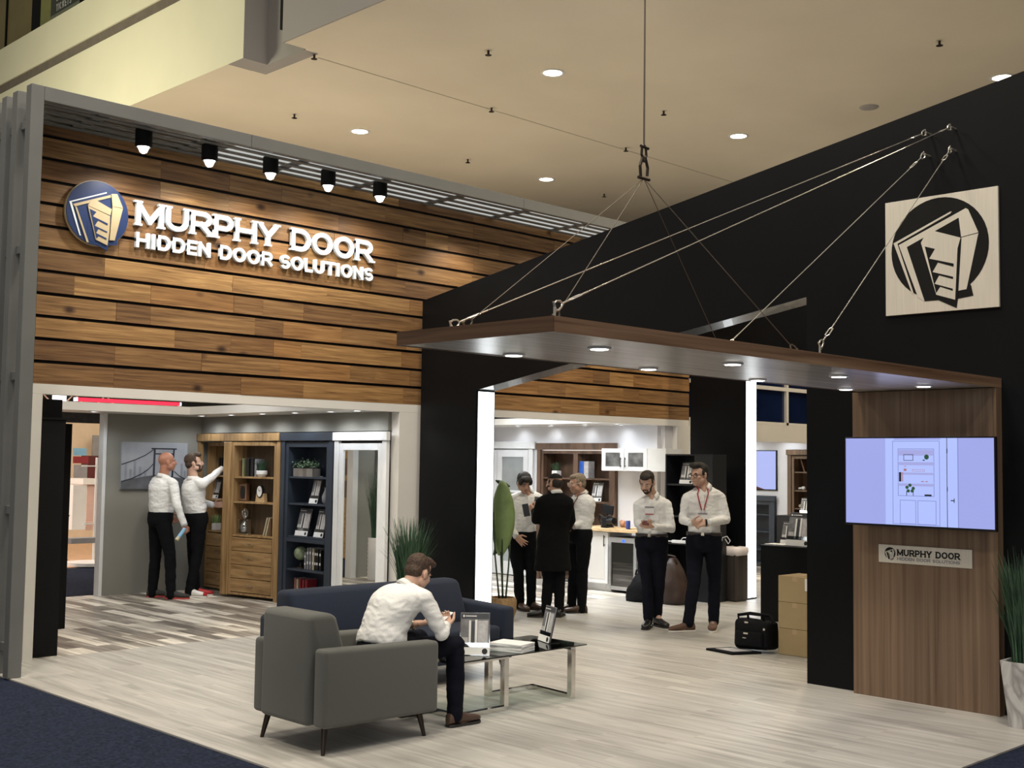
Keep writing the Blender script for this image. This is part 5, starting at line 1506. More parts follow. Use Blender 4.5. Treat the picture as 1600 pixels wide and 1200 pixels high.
tag(MB().box(a.x-.10, a.x+.08, 18, 18.1, a.z-.07, a.z+.05).build('led_screen', M['whiteled']), 'small bright white screen left of the red LED banner', 'screen')
# steel truss hanging in the hall
tr = thing('lighting_truss', 'pale diagonal truss hanging over the neighbouring booth', 'truss', (6, 21, 2.6))
mb = MB()
for z in (0, .3): mb.tube([(-1.5, 0, z), (5, 0, z)], .025, 8)
for k in range(10): mb.tube([(-1.5+.6*k, 0, 0), (-1.2+.6*k, 0, .3), (-.9+.6*k, 0, 0)], .015, 6)
mb.build('chords', M['pinkish'], tr)
farbox('counter', 112, 828, 136, 758, 19.2, .6, 'pot_white', 'white counter at the left of the gap in the neighbouring booth', 'counter')
farbox('display_case', 134, 826, 158, 757, 20.2, .6, 'pinkish', 'pinkish display counter behind the thin white stand', 'counter')
farbox('white_block', 130, 757, 160, 748, 20.15, .7, 'pot_white', 'white block standing on the pinkish display counter', 'block')
farbox('banner_sign', 116, 700, 135, 712, 21.5, .05, 'skyprint', 'small blue sign high on the neighbouring booth', 'sign')
farbox('red_sign', 116, 713, 138, 724, 21.45, .05, 'bookred', 'red sign under the small blue one', 'sign')
farbox('grey_poster', 117, 726, 136, 748, 21.4, .05, 'bookgrey', 'grey poster below the red sign', 'poster')
farbox('dark_cabinet', 138, 712, 156, 755, 22.6, .3, 'bagred', 'dark maroon cabinet behind the counters', 'cabinet')
farbox('picture_frame', 146, 680, 158, 715, 23.4, .05, 'bookgrey', 'grey framed panel on the cream booth wall', 'picture')
farbox('pink_box', 134, 816, 155, 828, 19.9, .2, 'pinkish', 'pink box at the foot of the counter', 'box')
bs = thing('white_stand', 'thin white pole stand with crossbars in front of the counters', 'stand', (far(147, 836, 18.8).x, 18.8, .005))
MB().lathe([(.001, 0), (.42, 0), (.42, .05), (.05, .07), (.02, .08)], n=28, cap=False).build('base', M['whitepaint'], bs, smooth='auto')
MB().tube([(0, 0, .07), (0, 0, 1.75)], .02, 8).build('pole', M['whitepaint'], bs)
MB().box(-.25, .2, -.01, .01, 1.60, 1.62).box(-.2, .0, -.01, .01, .66, .68).build('crossbar', M['whitepaint'], bs)
farbox('round_plinth', 111, 850, 157, 840, 18.0, .25, 'bookgrey', 'low grey step at the edge of the neighbouring booth', 'step')
area('neighbour_booth_light', (6.4, 20.0, 2.9), 3, 150, (1, .86, .80))
area('kitchen_fill', (11.3, 11.8, 3.3), 1.6, 115, (.90, .95, 1), spread=2.2)  # added fill that brightens the kitchen, no fixture
area('third_room_fill', (16.2, 12.4, 2.9), 1.6, 55, (.92, .97, 1))  # added fill that brightens the far room, no fixture
# upstairs poster
a, b_ = hit(80, 0, 0, 11.93), hit(124, 0, 0, 11.93)
pt = thing('wall_poster', 'dark poster with pale DELEGATE TICKETS lettering upstairs at top left', 'poster', (11.93, b_.y, 10.2))
zc = hit(100, 14, 0, 11.93).z-10.2
MB().box(0, .01, 0, a.y-b_.y, zc, 4).build('header', mat('dark_green_print', (.06, .07, .05), .5), pt)
MB().box(0, .01, 0, a.y-b_.y, -.3, zc-.001).build('sheet', mat('sage_print', (.26, .29, .20), .5), pt)
wdt = (a.y-b_.y)
lh = wdt*.11
for i, (tx_, k) in enumerate((('DELEGATE', .62), ('TICKETS', .52))):
    text_line(tx_, wdt*k, lh, lh*.18, (-.004, wdt*.80, zc+lh*(1.75-1.45*i)), (0, -1, 0), (0, 0, 1), (.003, 0, 0), M['paper'], pt, gap=.2)
# ================================================================ PEOPLE
UP = Vector((0, 0, 1))
def remeshed(mb, name, m, parent, voxel, smooth=4, disp=None):
    bm = mb.bm
    bmesh.ops.recalc_face_normals(bm, faces=bm.faces)
    me = bpy.data.meshes.new(name+'_src'); bm.to_mesh(me); bm.free()
    o = bpy.data.objects.new(name+'_src', me); COL.objects.link(o)
    md = o.modifiers.new('r', 'REMESH'); md.mode = 'VOXEL'; md.voxel_size = voxel; md.adaptivity = 0
    if smooth:
        ms = o.modifiers.new('s', 'SMOOTH'); ms.factor = .5; ms.iterations = smooth
    dg = bpy.context.evaluated_depsgraph_get()
    dg.update()
    new = bpy.data.meshes.new_from_object(o.evaluated_get(dg))
    new.name = name
    bpy.data.objects.remove(o)
    bpy.data.meshes.remove(me)
    if disp:
        nv = len(new.vertices)
        ns = [Vector(v.normal) for v in new.vertices]
        for v, n_ in zip(new.vertices, ns):
            v.co += n_*disp(v.co)
    for p_ in new.polygons: p_.use_smooth = True
    new.materials.clear(); new.materials.append(m)
    r = bpy.data.objects.new(name, new)
    link(r, parent)
    return r

def limb(mb, pts, rads, n=14):
    """tapered tube with round ends"""
    pts = [Vector(p) for p in pts]
    P_, R_ = [], []
    for i in range(len(pts)-1):
        for k in range(4):
            t = k/4
            P_.append(pts[i].lerp(pts[i+1], t)); R_.append(rads[i]*(1-t)+rads[i+1]*t)
    P_.append(pts[-1]); R_.append(rads[-1])
    mb.tube(P_, R_, n)
    for p_, r_ in zip(pts, rads): mb.ell(p_, (r_, r_, r_), u=12, v=8)

def hand(mb, w, d, nrm, thumb, s=1.0, curl=.6, spread=.0):
    """w wrist, d direction of the hand, nrm palm normal, thumb = side unit"""
    d = Vector(d).normalized(); nrm = Vector(nrm); nrm = (nrm-d*nrm.dot(d)).normalized()
    sd = d.cross(nrm)
    if sd.dot(Vector(thumb)) < 0: sd = -sd
    w = Vector(w)
    mb.loft([(w-d*.02*s, sd*.028*s, nrm*.020*s), (w+d*.02*s, sd*.034*s, nrm*.018*s), (w+d*.06*s, sd*.042*s, nrm*.016*s), (w+d*.095*s, sd*.041*s, nrm*.013*s)], 14, power=2.6)
    for i, (o_, L) in enumerate(((.031, .072), (.0105, .08), (-.0105, .074), (-.031, .058))):
        p_ = w+d*(.09-.004*abs(i-1))*s+sd*o_*s
        pts = [p_]
        a = curl*.5
        dd = (d+sd*spread*o_*12)
        for k, f_ in enumerate((.45, .31, .24)):
            a += curl*(.5 if k == 0 else .75)
            v = dd*math.cos(a)+nrm*math.sin(a)
            pts.append(pts[-1]+v.normalized()*L*f_*s)
        limb(mb, pts, [.0098*s, .009*s, .0082*s, .007*s], 8)
    p_ = w+d*.025*s+sd*.028*s
    v1 = (d*.6+sd*.75+nrm*.35).normalized(); v2 = (d*.85+sd*.25+nrm*.55).normalized()
    limb(mb, [p_, p_+v1*.042*s, p_+v1*.042*s+v2*.032*s, p_+v1*.042*s+v2*.056*s], [.014*s, .0115*s, .010*s, .008*s], 8)

def fold(amp, f1=9, seed=0.0, dirv=(1, 1, 2.4)):
    dv = Vector(dirv)
    def F(co):
        q_ = Vector((co.x*dv.x, co.y*dv.y, co.z*dv.z))*f1+Vector((seed, seed*2, 0))
        a = noise.noise(q_)
        b_ = 1-abs(noise.noise(q_*1.7+Vector((5, 0, 0))))*2
        return amp*(a*.6+b_*.4)
    return F

def person(label, g, tf, pel, nb, hc, ff, arms, legs_, sh, s=1.0, skin='skin', hair='hair_dark', hairstyle='short', beard=None, top='shirt', topmat='shirt',
           trmat='trouser', shoes='shoe_brown', sole='soledark', belt=None, glasses=None, lany=None, badge=None, extra=None, belly=0, sit=False, collar='collarwhite', coat_len=0, group=None, sockmat=None, vox=.0065, roll=0):
    g = Vector(g)
    t = thing('person', label, 'person', g, 0, group)
    L = lambda p_: Vector(p_)-g
    pel, nb, hc = L(pel), L(nb), L(hc)
    tf = Vector(tf).normalized()
    ax = (nb-pel); LT = ax.length; ax.normalize()
    side = tf.cross(UP).normalized()          # the person's right
    front = UP.cross(side).normalized()
    f_t = side.cross(-ax).normalized()
    if f_t.dot(tf) < 0: f_t = -f_t
    SH = [L(a) if a is not None else nb-ax*.055*s+side*k*.175*s for a, k in zip(sh, (1, -1))]
    shv = (SH[0]-SH[1]).normalized()
    def rings(inf, lo=-.14, hi=1.02, sc=1.0):
        prof = [(-.16, .10, .085), (-.10, .155, .115), (.0, .172, .122), (.12, .166, .116), (.18, .160, .112), (.26, .150, .108), (.42, .148, .108), (.60, .160, .115), (.76, .172, .115), (.87, .165, .098), (.93, .128, .080), (.985, .070, .060)]
        out = []
        for k, a, b_ in prof:
            if k < lo or k > hi: continue
            bend = math.sin(max(0, min(1, k))*PI)*(.05 if sit else .012)*s
            c = pel+ax*LT*k-f_t*bend
            bl = belly*math.exp(-((k-.30)/.22)**2)
            sv = side.lerp(shv, max(0, min(1, (k-.3)/.5))).normalized()
            out.append((c+f_t*bl*.5, sv*(a*s*sc+inf+bl*.25), f_t*(b_*s*sc+inf+bl*.5)))
        return out
    hf = Vector(ff).normalized()
    hs = hf.cross(UP).normalized(); hu = hs.cross(hf).normalized()
    if roll:
        q_ = Matrix.Rotation(roll, 3, hf); hs = q_ @ hs; hu = q_ @ hu
    H = lambda a, b_, c: hc+hs*a*s+hf*b_*s+hu*c*s
    AX = (hs, hf, hu)
    def E(mb, c, r, k=1.0): mb.ell(H(*c), (r[0]*s*k, r[1]*s*k, r[2]*s*k), AX, 18, 12)
    # ---- body, one continuous surface
    mb = MB()
    mb.loft(rings(-.012*s), 22)
    E(mb, (0, -.012, .030), (.075, .094, .088)); E(mb, (0, .030, -.035), (.062, .066, .072)); E(mb, (0, .058, -.082), (.030, .030, .024))
    E(mb, (0, .070, .022), (.050, .022, .016)); E(mb, (0, .080, -.058), (.024, .018, .013))
    for k in (-1, 1):
        E(mb, (.034*k, .066, -.022), (.024, .022, .02)); E(mb, (.077*k, -.008, -.008), (.010, .020, .031)); E(mb, (.052*k, .015, -.055), (.022, .04, .03))
    mb.tube([H(0, .088, .018), H(0, .108, -.018), H(0, .088, -.034)], [.009*s, .015*s, .010*s], 10)
    E(mb, (0, .108, -.020), (.015, .014, .012))
    limb(mb, [nb-ax*.03*s, nb.lerp(H(0, -.02, -.05), .5), H(0, -.018, -.03)], [.062*s, .056*s, .058*s], 16)
    if not coat_len: mb.ell(nb+f_t*.058*s-ax*.035*s, (.034*s, .034*s, .060*s), (side, f_t, ax), 12, 8)
    HP = []
    for i, k in enumerate((1, -1)):
        S0 = SH[i]; el, wr = L(arms[i]['e']), L(arms[i]['w'])
        limb(mb, [S0, el, wr], [.048*s, .038*s, .024*s])
        a = arms[i]
        hand(mb, wr, a.get('d', wr-el), a.get('n', -side*k), a.get('t', front), s*1.0, a.get('curl', .45), a.get('spread', 0))
        lg = legs_[i]
        hp = L(lg['h']) if 'h' in lg else pel+side*k*.09*s-UP*.02*s
        kn, an = L(lg['k']), L(lg['a'])
        HP.append((hp, kn, an))
        limb(mb, [hp, kn, an], [.075*s, .050*s, .034*s])
        td = Vector(lg['t']).normalized()
        limb(mb, [an-UP*.02, an-UP*(an.z-.035)+td*.06*s, an-UP*(an.z-.03)+td*.13*s], [.033*s, .030*s, .022*s])
    remeshed(mb, 'body', M[skin], t, vox, 2)
    # eyes
    for k in (-1, 1):
        e = MB(); e.ell(H(.032*k, .078, .004), (.0115*s, .008*s, .0055*s), AX, 10, 8); e = e.build('eye', M['eye'], t, smooth=True)
        MB().ell(H(.032*k, .0845, .003), (.0058*s, .004*s, .0052*s), AX, 8, 6).build('iris', M['iris'], e, smooth=True)
        b_ = MB(); b_.ell(H(.032*k, .086, .026), (.019*s, .006*s, .0045*s), AX, 10, 6); b_.build('eyebrow', M[hair if hair else 'hair_brown'], t, smooth=True)
    m_ = MB(); m_.ell(H(0, .094, -.058), (.020*s, .006*s, .005*s), AX, 12, 6); m_.build('mouth', mat('lip_%d' % len(bpy.data.materials), (.36, .13, .11), .5), t, smooth=True)
    # ---- hair
    if hairstyle != 'bald':
        h = MB()
        if hairstyle == 'short':
            E(h, (0, -.026, .050), (.081, .090, .080)); E(h, (0, -.048, -.002), (.074, .062, .066)); E(h, (0, .030, .085), (.062, .058, .036))
        elif hairstyle == 'quiff':
            E(h, (0, -.028, .050), (.080, .088, .080)); E(h, (0, -.050, -.002), (.072, .058, .062)); E(h, (0, .040, .100), (.058, .056, .036)); E(h, (.02, .068, .100), (.04, .032, .026))
        elif hairstyle == 'full':
            E(h, (0, -.026, .050), (.089, .100, .090)); E(h, (0, -.048, -.010), (.082, .066, .080)); E(h, (0, .045, .078), (.074, .060, .042)); E(h, (.062, .035, .035), (.028, .045, .045)); E(h, (-.062, .035, .035), (.028, .045, .045))
        elif hairstyle == 'kippah':
            E(h, (0, -.042, .012), (.078, .068, .075))
        for k in (-1, 1): E(h, (.070*k, .012, .022), (.012, .020, .030))
        remeshed(h, 'hair', M[hair], t, .006, 2, lambda co: .0022*noise.noise(co*80)+.0018*noise.noise(co*30))
        if hairstyle == 'kippah':
            kp = MB(); rr = []
            for th in (0.02, .25, .5, .75, 1.0, 1.2):
                rr.append((H(0, -.014-.030*0, .030+.094*math.cos(th)), hs*.086*s*math.sin(th), hf*.098*s*math.sin(th)))
            kp.loft(rr, 24)
            kp.build('skullcap', M['blackmatte'], t, smooth='auto')
    if beard:
        h = MB()
        def shell(c, r, keep):
            n0 = set(h.bm.verts)
            E(h, c, r)
            kill = []
            for v in h.bm.verts:
                if v in n0: continue
                d_ = v.co-hc
                x_, y_, z_ = d_.dot(hs)/s, d_.dot(hf)/s, d_.dot(hu)/s
                if not keep(abs(x_), y_, z_): kill.append(v)
            bmesh.ops.delete(h.bm, geom=kill, context='VERTS')
        shell((0, .030, -.035), (.0650, .0690, .0755), lambda x, y, z: (z < -.062 or (x > .040 and z < -.012)) and y > -.005)
        shell((0, .058, -.082), (.034, .034, .029) if beard != 'full' else (.040, .040, .050), lambda x, y, z: z < -.066 and y > .02)
        E(h, (0, .093, -.044), (.024, .008, .005))
        for k in (-1, 1): E(h, (.024*k, .086, -.056), (.005, .008, .014))
        o_ = h.build('beard', M[hair], t, smooth=True)
        sd = o_.modifiers.new('thickness', 'SOLIDIFY'); sd.thickness = .003; sd.offset = 0
    # ---- top garment
    mb = MB()
    if coat_len:
        rr = rings(.030*s, .0)
        low = []
        for k in range(5, 0, -1):
            q_ = k/5
            low.append((pel-UP*coat_len*q_, side*(.185+.045*q_)*s, front*(.150+.035*q_)*s))
        mb.loft(low+rr, 26)
    else:
        rr = rings(.013*s if not sit else .026*s, .10 if not sit else -.05)
        if not sit: rr = [(c_, a_*(.93 if i_ < 2 else 1), b_*(.93 if i_ < 2 else 1)) for i_, (c_, a_, b_) in enumerate(rr)]
        mb.loft(rr, 24)
    for i in range(2):
        el, wr = L(arms[i]['e']), L(arms[i]['w'])
        S0 = SH[i]; b_ = .012 if top == 'coat' else 0
        lim = arms[i].get('sleeve', 1.0)
        end = el.lerp(wr, lim)
        limb(mb, [nb-ax*.015*s-f_t*.012*s+(S0-nb)*.12, S0+(nb-S0)*.22+ax*.008*s], [.058*s+b_, .050*s+b_], 14)
        limb(mb, [S0-(S0-nb)*.25, S0, S0.lerp(el, .5), el, el.lerp(wr, .55*lim), end-(wr-el).normalized()*.005], [(.058+b_)*s, (.060+b_)*s, (.053+b_)*s, (.046+b_)*s, (.039+b_)*s, (.032+b_)*s])
        # the round end cap stays on the wrist side of the cuff
    nz_ = fold(.0115 if top != 'coat' else .005, 8.5, len(label)*1.0, (1, 1, 2.0))
    sm = .010
    remeshed(mb, 'shirt' if top != 'coat' else 'coat', M[topmat], t, sm, 3, nz_)
    # collar
    c0 = nb+ax*.005*s+(H(0, -.018, -.05)-nb).normalized()*.0
    nd = (H(0, -.02, -.06)-nb).normalized()
    c = MB()
    cf = (f_t-nd*f_t.dot(nd)).normalized(); cs = nd.cross(cf).normalized()
    rows = []
    for (hh_, r_) in ((-.016, .078), (.014, .068), (.036, .064), (.022, .072), (-.006, .084)):
        row = []
        for k in range(21):
            a_ = math.radians(28+304*k/20)
            fr_ = abs(k-10)/10
            drop = -.032*fr_**3 if hh_ != .036 else -.014*fr_**3
            row.append(c.bm.verts.new(nb+nd*(hh_+drop)*s+(cf*math.cos(a_)*(1+.10*fr_**4)+cs*math.sin(a_))*r_*s))
        rows.append(row)
    c._skin(rows, 21, cap=False, closed=False)
    o_ = c.build('collar', M[collar], t, smooth=True)
    sd = o_.modifiers.new('thickness', 'SOLIDIFY'); sd.thickness = .003
    for i in range(2):
        el, wr = L(arms[i]['e']), L(arms[i]['w'])
        if arms[i].get('sleeve', 1) < 1: continue
        d_ = (wr-el).normalized(); b_ = .012 if top == 'coat' else 0
        a_ = d_.cross(UP); a_ = a_.normalized() if a_.length > .1 else Vector((1, 0, 0)); b2 = d_.cross(a_)
        cu = MB(); r0 = (.038+b_)*s
        cu.loft([(wr-d_*.075*s, a_*r0*1.04, b2*r0*1.04), (wr-d_*.02*s, a_*r0, b2*r0), (wr+d_*.012*s, a_*r0, b2*r0), (wr+d_*.010*s, a_*r0*.86, b2*r0*.86), (wr-d_*.02*s, a_*r0*.86, b2*r0*.86)], 18, cap=False)
        cu.build('cuff', M[topmat], t, smooth=True)
    if top == 'shirt' and not sit:
        pk = MB()
        rr = rings(.024*s, .25, .95)
        prev = None
        pts = [c_+b_ for c_, a_, b_ in rr]
        for i in range(len(pts)-1):
            a_, b_ = pts[i], pts[i+1]
            pk.quad(a_-side*.015*s, a_+side*.015*s, b_+side*.015*s, b_-side*.015*s)
        o_ = pk.build('placket', M['collarwhite'], t); sd = o_.modifiers.new('thickness', 'SOLIDIFY'); sd.thickness = .006
    # ---- trousers
    mb = MB()
    if not sit: mb.loft(rings(.014*s, -.2, .185), 24)
    else: mb.loft(rings(.012*s, -.2, .13), 24)
    for hp, kn, an in HP:
        dn = (an-kn).normalized()
        limb(mb, [hp, hp.lerp(kn, .5), kn, kn.lerp(an, .45), an+dn*.035], [.096*s, .082*s, .065*s, .062*s, .055*s], 16)
    remeshed(mb, 'trousers', M[trmat], t, .011, 4, fold(.009, 6, 3.0, (1, 1, 1.6)))
    # ---- belt
    if belt:
        k = .165
        bend = math.sin(k*PI)*.012*s
        c_ = pel+ax*LT*k-f_t*bend; bl = belly*math.exp(-((k-.30)/.22)**2)
        a_, b_ = .161*s+.019*s+bl*.25, .112*s+.019*s+bl*.5
        c_ = c_+f_t*bl*.5
        mbb = MB(); mbb.loft([(c_-ax*.019, side*a_*.985, f_t*b_*.985), (c_-ax*.019, side*a_, f_t*b_), (c_+ax*.019, side*a_, f_t*b_), (c_+ax*.019, side*a_*.985, f_t*b_*.985)], 30, cap=False)
        bo = mbb.build('belt', M[belt], t, smooth=True)
        MB().obox(c_+f_t*(b_+.003), (.035, .035, .032), (0, 0, math.atan2(f_t.y, f_t.x)), .003, 1).build('buckle', M['nickel'], bo)
    # ---- shoes
    for (hp, kn, an), lg in zip(HP, legs_):
        td = Vector(lg['t']); td.z = 0; td.normalize(); sv = td.cross(UP)
        z0 = lg.get('z', 0.0)
        b0 = Vector((an.x, an.y, z0))-td*.055*s
        pz = lg.get('pitch', 0)
        def Q(x, z): return b0+td*x*s+UP*(z*s+x*s*pz)
        u = MB()
        if lg.get('nofoot'): continue
        secs = [(-.012, .020, .045), (.0, .034, .075), (.05, .036, .095), (.09, .038, .085), (.14, .044, .062), (.19, .047, .050), (.235, .043, .042), (.262, .030, .034), (.272, .012, .026)]
        u.loft([(Q(x, .018+h_/2), sv*w_*s, UP*h_/2*s) for x, w_, h_ in secs], 18, power=2.4)
        uo = u.build('shoe', M[lg.get('shoe', shoes)], t, smooth=True)
        so = MB(); so.loft([(Q(x, .009), sv*(w_+.003)*s, UP*.009*s) for x, w_, h_ in secs], 18, power=5)
        so.build('sole', M[lg.get('sole', sole)], uo, smooth='auto')
        if lg.get('lace'):
            la = MB()
            for k in range(4): la.tube([Q(.075+.022*k, .100-.008*k)-sv*.018*s, Q(.08+.022*k, .106-.009*k), Q(.075+.022*k, .100-.008*k)+sv*.018*s], .003, 6)
            la.build('laces', M[lg['lace']], uo)
        if lg.get('patch'):
            pa = MB(); pa.loft([(Q(x, .018+h_/2+.0), sv*(w_+.002)*s, UP*(h_/2+.002)*s) for x, w_, h_ in secs[1:3]], 18, power=2.4)
            pa.build('heel_patch', M[lg['patch']], uo, smooth=True)
            pa = MB(); pa.loft([(Q(x, .018+h_/2+.0), sv*(w_+.002)*s, UP*(h_/2+.0015)*s) for x, w_, h_ in secs[6:]], 18, power=2.4)
            pa.build('toe_cap', M[lg['patch']], uo, smooth=True)
    if glasses:
        gl = MB()
        for k in (-1, 1):
            pts = [H(.034*k+.026*math.cos(a), .104-.004*abs(math.cos(a)), .002+.019*math.sin(a)) for a in [i*PI/8 for i in range(17)]]
            gl.tube(pts, .0028*s, 6, cap=False)
            gl.tube([H(.060*k, .100, .008), H(.080*k, .07, .008), H(.083*k, -.005, .006)], .0028*s, 6)
        gl.tube([H(-.009, .108, .004), H(0, .112, .007), H(.009, .108, .004)], .0025*s, 6)
        gl.build('glasses', M[glasses], t)
    fr = lambda u_, k, o_=.034: (lambda c_, a_, b_: c_+a_*u_+b_*math.sqrt(max(0, 1-u_*u_))*1.0+f_t*o_*.35)(*ringat(k))
    R_ = rings(.022*s, -.2)
    ks = [-.16, -.10, .0, .12, .18, .26, .42, .60, .76, .87, .93, .985]
    def ringat(k):
        for i in range(len(ks)-1):
            if ks[i] <= k <= ks[i+1]:
                q_ = (k-ks[i])/(ks[i+1]-ks[i])
                return tuple(R_[i][j].lerp(R_[i+1][j], q_) for j in range(3))
        return R_[-1]
    if lany:
        for k in (-1, 1):
            pts = [nb+nd*.02*s+side*k*.075*s-f_t*.01*s, fr(.42*k, .97), fr(.34*k, .90), fr(.22*k, .80), fr(.06*k, .60)]
            MB().tube(pts, .006*s, 6).build('lanyard', M[lany], t)
    if badge:
        k = badge
        c_ = fr(.0, k, .05)
        an_ = math.atan2(f_t.y, f_t.x)
        bo = MB().obox(c_, (.004, .10, .075), (0, 0, an_), .002, 1).build('badge', M['paper'], t)
        MB().obox(c_+UP*.045+f_t*.001, (.006, .10, .016), (0, 0, an_)).build('badge_header', M['bookgrey'], bo)
        MB().obox(c_-UP*.030+f_t*.003, (.004, .09, .010), (0, 0, an_)).build('badge_stripe', M['redcloth'], bo)
    if extra: extra(t, L, H, fr, side, f_t)
    return t

CFW = Vector((_f[0], _f[1], 0)).normalized()     # level direction away from the viewpoint
CRT = Vector((CFW.y, -CFW.x, 0))                 # level direction to the right
def plane_of(g):
    g = Vector(g)
    def J(px, py, d=0):
        r_ = ray(px, py); k = (g.dot(CFW)+d)/(r_[0]*CFW.x+r_[1]*CFW.y)
        return Vector((r_[0]*k, r_[1]*k, EYE+r_[2]*k))
    return J
def vw(r, f, u=0): return CRT*r+CFW*f+UP*u

# ---- 1 bald man holding a rolled leaflet
g = hit(258, 934, 2, 0); J = plane_of(g)
def ex1(t, L, H, fr, side, ft):
    a, b_ = L(J(289, 826, -.27)), L(J(276, 844, -.36))
    MB().tube([a, a.lerp(b_, .75)], .024, 14).build('rolled_leaflet', M['skyprint'], t, smooth='auto')
    MB().tube([a.lerp(b_, .76), b_], .0245, 14).build('leaflet_end', M['bookcream'], t, smooth='auto')
person('bald man in white shirt and black trousers holding a rolled leaflet, seen from behind', g, vw(.75, .66), J(250, 812, 0), J(255, 745, .0), J(261, 722, .02), vw(.85, .50, .02),
       [dict(e=J(277, 790, -.22), w=J(288, 820, -.20), d=vw(.15, .1, -1), n=vw(-.6, .6, 0), t=vw(1, 0, 0), curl=1.0), dict(e=J(238, 790, .30), w=J(262, 806, .38))],
       [dict(k=J(266, 868, -.08), a=J(267, 927, -.12), t=vw(.97, .1), sole='solered'), dict(k=J(243, 868, .06), a=J(238, 925, .04), t=vw(.95, .25), sole='solered')],
       [J(271, 757, -.12), None], s=1.07, extra=ex1, skin='skin_red', hair=None, hairstyle='bald', belly=.035, shoes='shoe_grey')

# ---- 2 bearded man reaching into the oak bookcase
g = hit(306, 930, 2, 0)+Vector((-.12, -.10, 0)); J = plane_of(g)
person('bearded man in white shirt and red sneakers reaching up into the oak bookcase', g, vw(.80, .60), J(307, 812, .05), J(302, 748, .02), J(303, 724, .02), vw(.93, .33, .12),
       [dict(e=J(328, 748, .02), w=J(346, 733, .26), d=vw(.9, .3, .25), n=vw(0, 0, -1), t=vw(0, -1, 0), curl=.3), dict(e=J(318, 786, .32), w=J(333, 789, .30), d=vw(1, .1, .05), n=vw(0, -1, 0), t=vw(0, 0, 1), curl=.4)],
       [dict(k=J(308, 866, -.02), a=J(297, 920, -.05), t=vw(.95, -.1), shoe='shoe_white', sole='sole', patch='red'), dict(k=J(301, 862, .12), a=J(305, 916, .12), t=vw(.96, .15), shoe='red', sole='sole')],
       [J(316, 756, -.12), None], s=1.05, hair='hair_brown', hairstyle='quiff', beard='short', skin='skin_pale', belly=.01)

# ---- 3 seated man with a phone
g = Vector((5.12, 6.30, 0)); J = plane_of(g)
def ex3(t, L, H, fr, side, ft):
    ph = L(Vector((5.535, 6.22, .715)))
    MB().obox(ph, (.125, .065, .009), (.1, -.35, .25), .003, 2).build('phone', M['paper'], t)
    el, wr = L(Vector((5.27, 6.56, .62))), L(Vector((5.43, 6.35, .66)))
    d_ = (wr-el).normalized(); a_ = d_.cross(UP).normalized(); b_ = d_.cross(a_)
    c_ = el.lerp(wr, .80)
    w_ = MB(); w_.loft([(c_-d_*.009, a_*.034, b_*.034), (c_-d_*.009, a_*.038, b_*.038), (c_+d_*.009, a_*.038, b_*.038), (c_+d_*.009, a_*.034, b_*.034)], 18, cap=False)
    w_.build('watch', M['nickel'], t, smooth='auto')
person('man in white shirt sitting in the grey armchair bent over his phone', g, (1, .10, 0), (5.04, 6.30, .53), (5.24, 6.28, .92), (5.335, 6.275, 1.015), (.86, .10, -.48),
       [dict(e=(5.33, 6.02, .635), w=(5.46, 6.13, .66), d=(.45, .45, .15), n=(0, .3, .8), t=(1, 0, 0), curl=.7), dict(e=(5.27, 6.56, .62), w=(5.43, 6.35, .66), d=(.6, -.5, .15), n=(0, 0, 1), t=(1, 0, 0), curl=.7, sleeve=.35)],
       [dict(h=(5.10, 6.20, .51), k=(5.53, 6.10, .535), a=(5.50, 6.06, .11), t=(1, -.02, 0)), dict(h=(5.10, 6.40, .51), k=(5.52, 6.47, .535), a=(5.45, 6.52, .11), t=(1, .1, 0))],
       [(5.25, 6.10, .86), (5.22, 6.47, .86)], s=1.0, hair='hair_brown', hairstyle='quiff', sit=True, trmat='trousernavy', shoes='shoe_brown', skin='skin_pale', extra=ex3, vox=.005)

# ---- 4 dark haired young man, hand on hip
g = hit(824, 953, 2, 0); J = plane_of(g)
def ex4(t, L, H, fr, side, ft):
    MB().obox(L(J(822, 797, -.28)), (.02, .075, .15), (.2, 0, math.atan2(-CFW.y, -CFW.x)), .004, 2).build('phone', M['phone'], t)
    MB().obox(L(J(838, 792, -.34)), (.012, .11, .24), (-.1, .1, math.atan2(-CFW.y, -CFW.x)+.9), .002, 1).build('brochures', M['papergrey'], t)
person('dark haired young man in an open white shirt looking down, one hand on his hip', g, vw(.25, -.95), J(815, 842, 0), J(824, 770, -.02), J(819, 755, -.08), vw(.30, -.85, -.42),
       [dict(e=J(797, 810, -.05), w=J(806, 838, -.20), d=vw(.8, -.2, -.7), n=vw(.3, .8, 0), t=vw(.5, -.5, .5), curl=.15, spread=.6), dict(e=J(846, 806, -.02), w=J(840, 800, -.22), d=vw(-.3, -.5, .4), n=vw(-.8, .2, .1), t=vw(0, 0, 1), curl=.7)],
       [dict(k=J(810, 895, -.04), a=J(812, 940, 0), t=vw(.45, -.85), shoe='shoe_brown'), dict(k=J(830, 895, -.02), a=J(830, 938, .05), t=vw(.85, -.45), shoe='shoe_brown')],
       [J(800, 780, .0), J(843, 780, -.02)], s=.99, hair='hair_black', hairstyle='full', skin='skin', extra=ex4)

